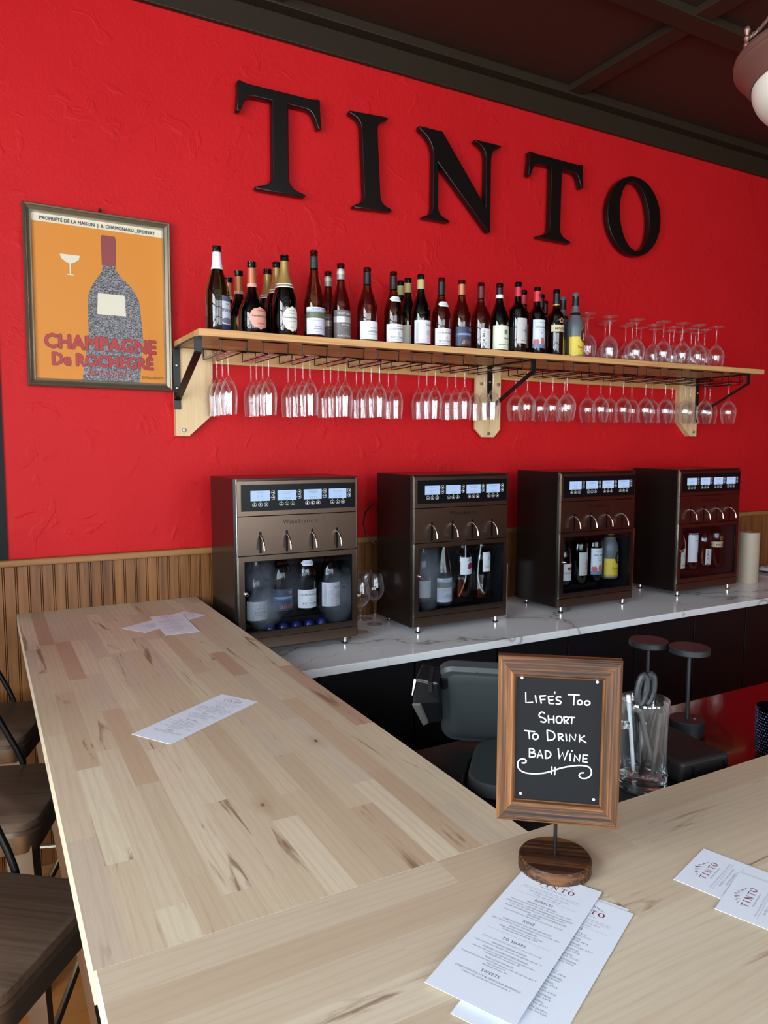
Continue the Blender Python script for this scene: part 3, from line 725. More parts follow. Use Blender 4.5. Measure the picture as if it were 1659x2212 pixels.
def pinot_g(loc, H=.303, **k):
    return bottle(loc, 'burg', H, .0375, K['g_brown'], k['lab'], (SILV, .80, .93), [(cm(206, 196, 176, .4, .3), .865, .905)], [(cm(104, 98, 96), .016, .122, 1.25, 'rect'), (cm(196, 192, 190, .3, .4), .076, .098, 1.26, 'rect', 0, .0002)],
                  [T_('PINOT GRIGIO', .010, .106, W_, .004), T_('MONGRIS', .008, .064, W_, .004), T_('MARCO FELLUGA', .0085, .022, W_, .004), T_('COLLIO', .004, .054, W_, .004), T_('o', .024, .030, cm(160, 156, 152), .004)])
def sancerre(loc, **k):
    return bottle(loc, 'burg', .296, .0405, K['g_brown'], k['lab'], (BLKC, .78, .93), labels=[(W_, .016, .085, 1.22, 'rect')],
                  texts=[T_('SANCERRE', .0115, .042, INK, .010, off=.004), T_('SUR LE FORT', .0062, .058, INK, .008), T_('DOMAINE FOUASSIER', .0048, .034, INK, .008)])
def chablis(loc, **k):
    return bottle(loc, 'burg', .293, .039, K['g_brown'], k['lab'], (BLKC, .76, .935), labels=[(W_, .014, .083, 1.25, 'rect'), (W_, .172, .193, 1.05, 'crest')],
                  texts=[T_('DOMAINE', .0052, .073, GREY, .006), T_('LOUIS MOREAU', .0105, .061, INK, .0), T_('⌂', .016, .040, GREY, .004), T_('PETIT CHABLIS', .0098, .028, INK, .002), T_('APPELLATION PETIT CHABLIS CONTRÔLÉE', .0034, .021, GREY), T_('Louis Moreau', .0065, .180, GREY)])
def nora(loc, H=.296, **k):
    return bottle(loc, 'burg', H, .0405, K['g_dark'] if k.get('dark', True) else K['g_brown'], k['lab'], (SAGE, .80, .93), labels=[(cm(222, 216, 224), .016, .108, 1.2, 'rect'), (cm(188, 184, 196), .02, .10, .16, 'crest', -.85, .0002)] if not k.get('pale') else [(PALE, .016, .100, 1.2, 'rect')],
                  texts=[T_('nora', .018, .086, GREY, .016, off=.01), T_('@', .030, .050, GREY, .018, off=-.012), T_('DA NEVE', .004, .034, GREY, .012), T_('ALBARIÑO', .0035, .024, GREY, .014)])
def alma(loc, **k):
    return bottle(loc, 'burg', .294, .0405, K['g_brown'], k['lab'], (COPPER, .79, .94), labels=[(NAVY, .018, .098, 1.2, 'rect'), (cm(124, 142, 170), .062, .070, 1.21, 'crest', 0, .0002), (cm(64, 80, 110), .056, .063, 1.21, 'rect', 0, .0002)],
                  texts=[T_('alma', .030, .026, COPPER, .006, it=.35), T_('DE CATTLEYA', .0045, .086, W_, .026), T_('SANTA RITA', .004, .080, W_, .026)])
def melville(loc, **k):
    return bottle(loc, 'burg', .294, .0415, K['g_brown'], k['lab'], (DRED, .77, .94), labels=[(cm(226, 226, 220), .014, .096, .90, 'rect', .35)],
                  texts=[('melville', .026, -.018, .090, INK, dict(vert=True, align='L', off=.008)), T_('Pinot Noir', .006, .040, INK, .038), T_('©', .016, .078, GREY, .042), T_('Estate', .0045, .030, GREY, .038)])
def barbera(loc, **k):
    return bottle(loc, 'burg', .301, .042, K['g_dark'], k['lab'], (BLKC, .80, .93), [(W_, .785, .835)], [(cm(222, 222, 200), .014, .116, 1.3, 'rect')],
                  [T_('♕', .026, .080, INK, .006), T_('o', .040, .078, GREY, .006), T_('Vietti', .014, .058, INK, .006, it=.3, off=.008), T_("BARBERA D'ASTI", .0085, .032, INK, .004), T_('2021', .005, .044, INK, .006), T_('TRE VIGNE', .004, .022, GREY, .004)])
def goulart(loc, H=.310, **k):
    return bottle(loc, 'bord', H, .0405, K['g_dark'], k['lab'], (REDC, .80, .93), labels=[(cm(196, 192, 188), .044, .152, 1.0, 'rect', .30), (cm(150, 150, 152), .074, .120, .42, 'crest', .62, .0002)],
                  texts=[T_('+GOULART', .010, .096, INK, .020), T_('MENDOZA ARGENTINA', .0045, .054, INK, .014), T_('MALBEC', .005, .064, GREY, .014), T_('GOULART', .006, H * .86, DRED)])
def vina(loc, H=.305, **k):
    return bottle(loc, 'bord', H, .037, K['g_dark'], k['lab'], (cm(206, 52, 60, .4), .79, .94), labels=[(cm(214, 220, 230), .034, .158, 1.15, 'rect'), (cm(90, 132, 176), .034, .052, 1.16, 'rect', 0, .0002), (cm(186, 96, 96), .046, .072, .40, 'crest', -.7, .0004), (cm(192, 110, 104), .046, .080, .30, 'crest', .1, .0004), (cm(180, 90, 92), .046, .070, .25, 'crest', .75, .0004)],
                  texts=[T_('VIÑA ALBERDI', .0115, .122, INK, .002, off=.004, xs=.9), T_('La Rioja Alta', .0085, .143, GREY, 0, it=.4), T_('RESERVA 2019', .0045, .110, GREY), T_('RIOJA', .0055, .098, INK), T_('✦', .020, H * .85, BLKC)])
def minerva(loc, H=.302, **k):
    return bottle(loc, 'bord', H, .0365, K['g_dark'], k['lab'], (BLKC, .78, .94), [(GOLD, .765, .785)], [(cm(206, 192, 150), .112, .142, 1.3, 'rect')],
                  [T_('MINERVA', .016, .120, INK, .004, off=.01), T_('✿', .036, .150, GOLD), T_('RESERVA', .005, .114, INK, .004)])
def faustino(loc, H=.302, **k):
    YEL = cm(216, 190, 60); GD = cm(180, 150, 80, .35, .4)
    return bottle(loc, 'burg', H, .0415, K['g_frost'], k['lab'], (BLKC, .80, .95), [(BLKC, .655, .70), (GD, .70, .706), (GD, .65, .656)], [(YEL, .012, .098, 1.35, 'rect'), (GD, .013, .018, 1.36, 'rect', 0, .0002), (GD, .070, .142, .62, 'oval', .46, .0004), (cm(58, 50, 44), .073, .139, .56, 'oval', .46, .0006), (cm(206, 196, 180), .094, .118, .14, 'oval', .46, .0008), (BLKC, .116, .122, .26, 'oval', .46, .0010), (W_, .082, .094, .12, 'crest', .46, .0008)],
                  [T_('Faustino', .0165, .046, cm(150, 50, 30), .012, off=.008), T_('GRAN RESERVA', .0045, .034, INK, .012), T_('RIOJA', .004, .026, INK, .012)])
S_ = lambda x, y: (x, y, zs(x) + .0002)
cava(S_(.759, -.27), lab='sparkling wine bottle with torn white foil neck, leftmost on the shelf')
lp_rose(S_(.866, -.055), .249, lab='squat bottle with salmon neck band almost hidden against the wall, nearest the wall of three')
lp_rose(S_(.874, -.157), .254, lab='squat bottle with copper foil directly behind the round pink-labelled bottle')
lp_rose(S_(.890, -.26), lab='squat bottle with round pink label and copper foil at the shelf front')
lp_brut(S_(1.017, -.075), .293, lab='gold-foil sparkling wine bottle at the back, nearest the wall')
lp_brut(S_(1.019, -.172), .299, lab='gold-foil sparkling wine bottle, middle one of the gold-foil row')
lp_brut(S_(1.012, -.27), lab='sparkling wine bottle with round white label and gold foil at the shelf front')
riesling(S_(1.126, -.28), lab='tall slender brown bottle with landscape strip on its pale label')
pinot_g(S_(1.248, -.14), .295, lab='silver-necked brown bottle half hidden behind the grey-labelled one')
pinot_g(S_(1.252, -.25), lab='brown bottle with grey label and silver neck at the shelf front')
sancerre(S_(1.357, -.27), lab='brown bottle with low plain white label and black neck on the shelf')
chablis(S_(1.475, -.27), lab='bottle with white crest on its shoulder, left one of two alike on the shelf')
nora(S_(1.612, -.09), .305, pale=True, lab='sage-necked bottle at the back behind the spiral-label bottle, nearest the wall')
nora(S_(1.597, -.178), .298, pale=True, lab='sage-necked bottle with pale label between the white-crest and spiral-label bottles')
nora(S_(1.604, -.27), lab='dark bottle with sage neck and pale spiral label at the shelf front')
chablis(S_(1.704, -.27), lab='bottle with white crest on its shoulder, right one of two alike on the shelf')
alma(S_(1.806, -.27), lab='bottle with navy label and copper neck on the shelf')
melville(S_(1.906, -.27), lab='bottle with vertical lettering on white label and wine-red neck on the shelf')
barbera(S_(2.005, -.27), lab='dark bottle with cream crest label and white neck band on the shelf')
goulart(S_(2.091, -.29), lab='straight dark bottle with grey label and red neck at the shelf front')
goulart(S_(2.223, -.168), .310, lab='red-necked dark bottle set back behind the grey-labelled one')
vina(S_(2.216, -.27), lab='bottle with pale blue village label and bright red neck on the shelf')
bottle(S_(2.330, -.165), 'bord', .302, .0365, K['g_dark'], 'plain dark bottle behind the bottle with pale blue village label', (BLKC, .80, .94))
bottle(S_(2.430, -.075), 'bord', .295, .0365, K['g_dark'], 'plain dark bottle nearest the wall, behind the gold-banded bottle', (BLKC, .80, .94))
minerva(S_(2.320, -.28), lab='dark bottle with small tan label and gold emblem on the shelf')
faustino(S_(2.462, -.168), .302, lab='black-necked grey bottle half hidden behind the yellow-labelled one')
faustino(S_(2.445, -.27), lab='frosted grey bottle with yellow label and portrait medallion, rightmost on the shelf')

# ---------------------------------------------------------------- wine dispensers
MZ, MW, MYF, MYB, MH = ZC + .028, .482, -.42, -.135, .610
FOG = {}
def door_glass_mat(fogs):
    m = m_clear('dispenser_glass', (.90, .92, .94, 1), .6, .02)
    if not fogs: return m
    N = NT(m); out = N.out; src = out.inputs[0].links[0].from_socket
    tc = N.n('ShaderNodeTexCoord'); nz = N.noise(tc.outputs['Object'], 14, 4, .6); tot = None
    for cx, cz, rx, rz, s in fogs:
        a = N.n('ShaderNodeMapping'); a.inputs['Location'].default_value = (-cx / rx, 0, -cz / rz); a.inputs['Scale'].default_value = (1 / rx, 0, 1 / rz); N.l(tc.outputs['Object'], a.inputs[0])
        ln = N.n('ShaderNodeVectorMath', operation='LENGTH'); N.l(a.outputs[0], ln.inputs[0])
        d = N.math('ADD', ln.outputs['Value'], N.math('MULTIPLY_ADD', nz.outputs[0], .9, -.45))
        f = N.math('MULTIPLY', N.ramp(d, [(.2, g4(1)), (1.15, g4(0))]), s); tot = f if tot is None else N.math('MAXIMUM', tot, f)
    sp = N.noise(tc.outputs['Object'], 70, 2); holes = N.ramp(sp.outputs[0], [(.30, g4(.25)), (.38, g4(1))])
    df = N.n('ShaderNodeBsdfDiffuse'); df.inputs[0].default_value = srgb(128, 136, 148)
    x = N.n('ShaderNodeMixShader'); N.l(N.math('MULTIPLY', tot, holes), x.inputs[0]); N.l(src, x.inputs[1]); N.l(df.outputs[0], x.inputs[2]); N.l(x.outputs[0], out.inputs[0]); return m
LCD = [[('To Pour Here', 'Move Card Here'), ('LINE MISA CHARDONNAY', 'SANTA RITA HILLS'), ('DOMAINE LOUIS MOREAU', 'PETIT CHABLIS, FR'), ('NORA DA NEVE ALBARINO', 'RIAS BAIXAS, SPAIN')]]
def rrect(mb, x0, z0, x1, z1, y, r, th, mi=0):
    # rounded outline of a key, drawn as a thin frame
    def ol(d):
        o = []; 
        for cx, cz, a in ((x1 - r, z1 - r, 0), (x0 + r, z1 - r, 90), (x0 + r, z0 + r, 180), (x1 - r, z0 + r, 270)):
            for k in range(4): o.append((cx + (r - d) * cos(R(a + 30 * k)), y, cz + (r - d) * sin(R(a + 30 * k))))
        return o
    a, b = ol(0), ol(th); n = len(a); mb.add(a + b, [(i, (i + 1) % n, n + (i + 1) % n, n + i) for i in range(n)], mi)
def dispenser(x0, lab, fogs, glow):
    t = thing('wine_dispenser', lab, 'wine dispenser', (x0, MYF, MZ), group='wine dispensers on the stone counter')
    W, H, D = MW, MH, MYB - MYF
    # outer shell: hollow front opening
    mb = MB().box(0, .004, 0, .010, D, H).box(W - .010, .004, 0, W, D, H).box(.010, .004, H - .010, W - .010, D, H).box(.010, D - .01, 0, W - .010, D, H - .010).box(.010, .004, 0, W - .010, D - .01, .010)
    O('shell', mb, K['mbody'], t, bev=.0015)
    O('edge_trim', MB().box(.0095, .0005, .002, .0115, .004, H - .004), K['ss_edge'], t)
    O('edge_trim', MB().box(W - .0085, .0005, .340, W - .0065, .004, H - .006), K['ss_edge'], t)
    mb = MB().box(.012, .018, .012, .020, D - .012, .345).box(W - .020, .018, .012, W - .012, D - .012, .345).box(.012, D - .018, .012, W - .012, D - .012, .345).box(.012, .018, .010, W - .012, D - .012, .018)
    mb.box(.012, .018, .440, W - .012, D - .012, .448); O('cooled_cavity', mb, K['mdark'], t)
    O('drip_tray', MB().box(.03, .035, .018, W - .03, .21, .024).box(.03, .035, .024, W - .03, .04, .048).box(.03, .205, .024, W - .03, .21, .048), K['mdark'], t, bev=.002)
    # display panel
    pf = O('display_panel', MB().box(.0125, -.004, .478, W - .010, .004, H - .009), K['ss'], t, bev=.001)
    bz = O('bezel', MB().box(.026, -.0052, .495, W - .016, -.004, .588), K['bezel'], pf)
    icons = MB(); leds = MB()
    for i in range(4):
        sx = .060 + .0998 * i
        s = O('screen', MB().box(sx, -.0058, .5305, sx + .071, -.0051, .5665), K['screen'], bz)
        tx = MB(); f = lambda u, v: (u, -.0061, v)
        a, b = LCD[0][i]
        if i == 0: tx.text(a, .0042, sx + .034, .558, f); tx.text(b, .0042, sx + .034, .5335, f); tx.text('0  0', .011, sx + .034, .543, f, off=-.015)
        else: tx.text(a, .0036, sx + .0355, .558, f, sp=.9); tx.text(b, .0034, sx + .0355, .5525, f); tx.text('Taste  Explore  Full', .0036, sx + .0355, .538, f); tx.text('$3.00  $6.00  $12.00', .0032, sx + .0355, .533, f)
        O('screen_text', tx, K['lcdtext'], s)
        for j in range(3):
            cx = sx + .014 + .0215 * j
            rrect(icons, cx - .0078, .5115, cx + .0078, .5235, -.0054, .004, .0009)
            icons.add([(cx - .004, -.0055, .5145), (cx + .004, -.0055, .5145), (cx, -.0055, .5208)], [(0, 1, 2)])
            leds.add([(cx + .0016 * cos(k * pi / 3), -.0055, .5272 + .0016 * sin(k * pi / 3)) for k in range(6)], [tuple(range(6))])
        for z in (.5590, .5415):
            cx = sx + .0835; rrect(icons, cx - .0062, z - .0075, cx + .0062, z + .0075, -.0054, .004, .0009)
            icons.add([(cx + .003, -.0055, z - .004), (cx + .003, -.0055, z + .004), (cx - .0036, -.0055, z)], [(0, 1, 2)])
            icons.add([(cx - .010 + .001 * cos(k * pi / 3), -.0055, z + .001 * sin(k * pi / 3)) for k in range(6)], [tuple(range(6))])
    O('button_icons', icons, K['icon'], bz); O('status_lights', leds, K['led'], bz)
    # spout panel
    sp = O('spout_panel', MB().box(.0125, -.004, .338, W - .010, .004, .4765), K['ss'], t, bev=.001)
    mb = MB().text('WineStation', .0215, .245, .4455, lambda u, v: (u, -.0043, v), off=-.004, sp=1.22); mb.text('®', .008, .340, .459, lambda u, v: (u, -.0043, v))
    O('brand_text', mb, K['bezel'], sp)
    for i in range(4):
        cx = .0945 + .0992 * i
        O('slot', MB().box(cx - .0045, -.0046, .345, cx + .0045, -.0040, .418).lathe([(.0001, 0), (.0045, 0)], 12, M=Matrix.Translation((cx, -.0045, .418)) @ Matrix.Rotation(R(90), 4, 'X')), K['bezel'], sp)
        pts = [(cx, .004, .409), (cx, -.010, .408), (cx, -.024, .402), (cx, -.036, .391), (cx, -.042, .376), (cx, -.0445, .358)]
        sm = []
        for a in range(len(pts) - 1):
            for q in range(3): sm.append(Vector(pts[a]).lerp(Vector(pts[a + 1]), q / 3))
        sm.append(Vector(pts[-1]))
        O('spout', MB().tube(sm, .0034, 10), K['chrome'], sp, smooth=True, angle=60)
    # door
    gx0, gx1, gz0, gz1 = .034, W - .028, .062, .318
    d = O('door_frame', MB().box(.0135, -.006, .040, gx0, .004, .336).box(gx1, -.006, .040, W - .010, .004, .336).box(gx0, -.006, gz1, gx1, .004, .336).box(gx0, -.006, .040, gx1, .004, gz0), K['ss'], t)
    for a, b in ((.0125, .0135), (W - .010, W - .0075)): O('door_edge', MB().box(a, -.0062, .040, b, .004, .336), K['ss_edge'], d)
    O('glass_pane', MB().box(gx0, -.001, gz0, gx1, .002, gz1), door_glass_mat(fogs), d)
    O('gasket', MB().box(gx0, -.0055, gz0, gx0 + .002, -.0015, gz1).box(gx1 - .002, -.0055, gz0, gx1, -.0015, gz1).box(gx0, -.0055, gz1 - .002, gx1, -.0015, gz1).box(gx0, -.0055, gz0, gx1, -.0015, gz0 + .002), K['bezel'], d)
    lk = O('lock', MB().lathe([(.0001, .009), (.004, .009), (.0075, .007), (.009, .002), (.009, 0)], 20, M=Matrix.Translation((.039, -.006, .204)) @ Matrix.Rotation(R(90), 4, 'X')), K['chrome'], d, smooth=True)
    O('kick_plate', MB().box(.0125, -.004, .0, W - .008, .004, .0375), K['ss'], t, bev=.001)
    for fx in (.045, W - .048):
        for fy in (.018, D - .03):
            f = O('foot', MB().cyl((fx, fy, -.022), .0085, .022, 16), K['chrome'], t, smooth=True); O('foot_pad', MB().cyl((fx, fy, -.0275), .0105, .0055, 16), K['blk'], f, smooth=True)
    return t
DX = [.758, 1.474, 2.232, 3.005]
dl = ['large wine dispenser nearest the butcher-block bar with fogged glass door and blue tray', 'wine dispenser with two clear-glass bottles hanging behind its door', 'wine dispenser whose door shows a yellow-labelled grey bottle', 'wine dispenser farthest along the counter beside the beige tube']
fg = [[(.10, .25, .07, .07, .12), (.105, .15, .075, .085, .32), (.215, .20, .10, .10, .06), (.40, .165, .09, .12, .18)], [(.085, .19, .075, .14, .22), (.16, .15, .055, .08, .25)], [], []]
for x, l, f in zip(DX, dl, fg): dispenser(x, l, f, None)
# blue cooling pack on the tray of the first dispenser
mb = MB()
for i in range(5): mb.lathe([(.0001, .045), (.012, .042), (.021, .03), (.024, .0), (.0001, 0)], 16, (.155 + .052 * i, .075, 0))
o = O('ice_pack', mb, mat('blue_plastic', srgb(22, 34, 96), .25), smooth=True, loc=(DX[0], MYF, MZ + .0245)); tag(o, 'lumpy dark blue ice pack on the tray inside the first dispenser', 'ice pack')
def inside(i, k, dz): return (DX[i] + .100 + .0985 * k, MYF + .072, MZ + dz)
gi = 'bottles inside the dispensers'
def put(fn_, i, k, dz, lab, **kw):
    o = fn_(inside(i, k, dz), lab=lab, **kw); o['group'] = gi; return o
put(sancerre, 0, 0, .078, 'white-labelled bottle behind fogged glass, leftmost in the first dispenser')
put(alma, 0, 1, .102, 'navy-labelled bottle standing inside the first dispenser')
put(chablis, 0, 2, .106, 'bottle with white shoulder crest inside the first dispenser')
put(nora, 0, 3, .100, 'pale spiral-label bottle, rightmost inside the first dispenser')
o = bottle(inside(1, 0, .085), 'burg', .296, .034, K['g_clear'], 'pale bottle hidden behind fogged glass, leftmost in the second dispenser', (SILV, .8, .93), labels=[(cm(200, 200, 204), .02, .09, 1.2, 'rect')], group=gi)
put(riesling, 1, 1, .060, 'landscape-label bottle inside the second dispenser')
TREE = cm(150, 30, 84)
def zoe(loc, **k):
    t = bottle(loc, 'bord', .30, .039, K['g_clear'], k['lab'], (W_, .8, .94), labels=[(W_, .108, .180, .95, 'rect', .15), (TREE, .136, .158, .36, 'oval', .42, .0003), (TREE, .126, .140, .03, 'rect', .42, .0003), (TREE, .130, .146, .20, 'crest', .22, .0003), (TREE, .132, .146, .18, 'crest', .62, .0003)],
               texts=[T_('ZOE', .016, .164, INK, .017, off=.004)], group=gi, fill=(K['rose'], .074))
    O('dip_tube', MB().tube([(.012, -.004, .24), (.014, -.006, .14), (.012, -.01, .09), (-.004, -.014, .05), (-.024, -.012, .012)], .0028, 8), K['white'], t, smooth=True)
    return t
zoe(inside(1, 2, .078), lab='clear bottle with dark pink tree on white label inside the second dispenser')
def routas(loc, **k):
    t = bottle(loc, 'bord', .30, .039, K['g_clear'], k['lab'], (W_, .8, .94), labels=[(W_, .112, .195, .80, 'rect', .35)], texts=[T_('ROUTAS', .012, .130, GREY, .018), T_('R', .022, .160, GREY, .016, off=-.01)], group=gi, fill=(K['rose'], .022))
    O('dip_tube', MB().tube([(-.002, -.004, .24), (-.016, -.004, .15), (-.024, -.008, .09), (-.016, -.012, .045), (.010, -.012, .012)], .0028, 8), K['white'], t, smooth=True)
    return t
routas(inside(1, 3, .078), lab='nearly empty clear bottle with white label, rightmost inside the second dispenser')
def tres(loc, **k):
    return bottle(loc, 'burg', .30, .040, K['g_dark'], k['lab'], (BLKC, .8, .94), labels=[(cm(226, 224, 220), .03, .108, 1.1, 'rect', .2), (cm(150, 60, 46), .078, .092, .5, 'crest', .3, .0002)], texts=[T_('TRES PICOS', .0125, .060, INK, .01), T_('GARNACHA', .005, .044, GREY, .01)])
put(tres, 2, 0, .080, 'dark bottle with small red mountains on white label inside the third dispenser')
put(goulart, 2, 1, .082, 'grey-labelled straight bottle inside the third dispenser')
put(vina, 2, 2, .088, 'pale blue village-label bottle inside the third dispenser')
put(faustino, 2, 3, .092, 'yellow-labelled frosted bottle inside the third dispenser')
def creamy(loc, **k):
    return bottle(loc, 'burg', .30, .040, K['g_dark'], k['lab'], (BLKC, .8, .94), labels=[(PALE, .02, .118, 1.2, 'rect', .1)], texts=[T_('o', .036, .076, GREY, .014), T_("BARBERA", .008, .034, INK, .01)])
def catena(loc, **k):
    DK = cm(60, 60, 66)
    return bottle(loc, 'bord', .305, .038, K['g_dark'], k['lab'], (BLKC, .8, .94), labels=[(cm(226, 226, 230), .044, .192, 1.15, 'rect'), (DK, .046, .092, .16, 'crest', .35, .0002), (DK, .046, .075, .24, 'crest', .62, .0002), (DK, .07, .112, .05, 'crest', .2, .0002)], texts=[T_('VINEYARD', .006, .172, GREY), T_('CATENA', .0095, .150, INK, .008)])
put(creamy, 3, 0, .085, 'cream-labelled bottle, leftmost inside the farthest dispenser')
put(catena, 3, 1, .086, 'tall white label bottle with dark tree inside the farthest dispenser')
put(melville, 3, 2, .096, 'vertical-lettered white label bottle inside the farthest dispenser')
put(minerva, 3, 3, .082, 'small tan-labelled bottle, rightmost inside the farthest dispenser')

# small things on the stone counter
pts = [(1.50, -.128, 1.42), (1.47, -.11, 1.415), (1.44, -.095, 1.38), (1.432, -.09, 1.33), (1.445, -.09, 1.28), (1.48, -.10, 1.24), (1.51, -.128, 1.22)]
sm = []
for a in range(len(pts) - 1):
    for q in range(4): sm.append(Vector(pts[a]).lerp(Vector(pts[a + 1]), q / 4))
tag(O('power_cable', MB().tube(sm, .0035, 8), K['blk'], smooth=True), 'black cable looping out behind the second dispenser', 'cable')
mb = MB().lathe([(.018, .002), (.052, 0), (.055, .003), (.055, .278), (.052, .281), (.018, .281), (.018, .002)], 28)
tag(O('paper_roll', mb, K['beige'], smooth=True, loc=(3.700, -.335, ZC)), 'beige paper roll standing right of the farthest dispenser', 'paper roll')
mb = MB().lathe([(.0001, 0), (.040, 0), (.042, .003), (.042, .19), (.038, .196), (.0001, .198)], 24)
tag(O('canister', mb, K['white'], smooth=True, loc=(2.158, -.10, ZC)), 'white canister half hidden beside the third dispenser', 'canister')
t = thing('tray', 'small black tray under folded white cloth at the right end of the counter', 'tray', (4.16, -.19, ZC))
O('dish', MB().lathe([(.0001, .004), (.08, .004), (.10, .012), (.104, .012), (.084, 0), (.0001, 0)], 24), K['blk'], t, smooth=True)
mb = MB(); rnd = random.Random(4)
for j in range(9):
    for i in range(13):
        mb.v.append((-.10 + .2 * i / 12, -.06 + .12 * j / 8, .016 + .022 * sin(pi * i / 12) * sin(pi * j / 8) + .010 * sin(i * 1.7) * cos(j * 1.3) + rnd.uniform(0, .004)))
mb.f = [(j * 13 + i, j * 13 + i + 1, j * 13 + i + 14, j * 13 + i + 13) for j in range(8) for i in range(12)]; mb.m = [0] * len(mb.f)
o = O('folded_cloth', mb, K['white'], smooth=True, loc=(4.16, -.19, ZC + .0)); sl = o.modifiers.new('s', 'SOLIDIFY'); sl.thickness = .006
tag(o, 'crumpled white cloth lying on the small black tray', 'cloth')

# ---------------------------------------------------------------- chalkboard sign on the bar
sg = thing('tabletop_sign', 'wooden-framed chalkboard on a round wooden base with white hand lettering', 'sign', (.6924, -2.1273, ZB), -.6666)
O('round_base', MB().lathe([(.0001, 0), (.049, 0), (.051, .002), (.051, .017), (.0485, .020), (.0001, .020)], 48, c=(0, 0, 0)), K['walnut'], sg, smooth=True)
O('stem', MB().tube([(0, 0, .0195), (0, 0, .078)], .0026, 12), K['blk'], sg, smooth=True)
SW, SH = .1676, .2385; SZ = 1.2557 - ZB
IW, IH = .1165, .1775; RZ = Matrix.Identity(4)
def loc2(x, y, z): return tuple(RZ @ Vector((x, y, z + SZ)))
def miter(outer, inner, y0, y1, y2):
    # one mitred moulding piece: outer corners a,b ; inner corners c,d
    (a, b), (c, d) = outer, inner
    ia = lambda p, q, f: (p[0] + (q[0] - p[0]) * f, p[1] + (q[1] - p[1]) * f)
    vs = []
    for p, q in ((a, c), (b, d)):
        m1 = ia(p, q, .15); m2 = ia(p, q, .82)
        vs += [loc2(p[0], y2, p[1]), loc2(p[0], y0 + .003, p[1]), loc2(m1[0], y0, m1[1]), loc2(m2[0], y0 + .001, m2[1]), loc2(q[0], y1, q[1]), loc2(q[0], y2, q[1])]
    return MB().add(vs, [(i, (i + 1) % 6, 6 + (i + 1) % 6, 6 + i) for i in range(6)] + [(0, 1, 2, 3, 4, 5)[::-1], (6, 7, 8, 9, 10, 11)])
cn = lambda w_, h: [(-w_ / 2, -h / 2), (w_ / 2, -h / 2), (w_ / 2, h / 2), (-w_ / 2, h / 2)]
co, ci = cn(SW, SH), cn(IW, IH)
for i, nm in enumerate(['bottom', 'right', 'top', 'left']):
    j = (i + 1) % 4
    O('frame_side', miter((co[i], co[j]), (ci[i], ci[j]), -.010, -.003, .006), K['walnut_x' if i % 2 == 0 else 'walnut_z'], sg)
bd = O('chalkboard', MB().add([loc2(x, y, z) for y in (-.002, .003) for x, z in cn(IW + .002, IH + .002)], [(3, 2, 1, 0), (4, 5, 6, 7), (0, 1, 5, 4), (1, 2, 6, 5), (2, 3, 7, 6), (3, 0, 4, 7)]), K['board'], sg)
def cmap(x, y):
    xl = 245 - 15 * (y - 272) / 1160; xr = 1035 - 35 * (y - 318) / 1169
    yt = 272 + 46 * (x - 240) / 790; yb = 1432 + 55 * (x - 230) / 770
    return ((x - xl) / (xr - xl) - .5) * IW, (.5 - (y - yt) / (yb - yt)) * IH
def circ(cx, cy, rx, ry, n=14): return [(cx + rx * cos(2 * pi * i / n), cy + ry * sin(2 * pi * i / n)) for i in range(n + 1)]
def spl(p):
    if len(p) < 4: return p
    o = []
    q = [p[0]] + list(p) + [p[-1]]
    for i in range(1, len(q) - 2):
        for k in range(5):
            t_ = k / 5; a, b, c, d = q[i - 1], q[i], q[i + 1], q[i + 2]
            o.append(tuple(.5 * (2 * b[m] + (c[m] - a[m]) * t_ + (2 * a[m] - 5 * b[m] + 4 * c[m] - d[m]) * t_ ** 2 + (3 * b[m] - a[m] - 3 * c[m] + d[m]) * t_ ** 3) for m in (0, 1)))
    return o + [p[-1]]
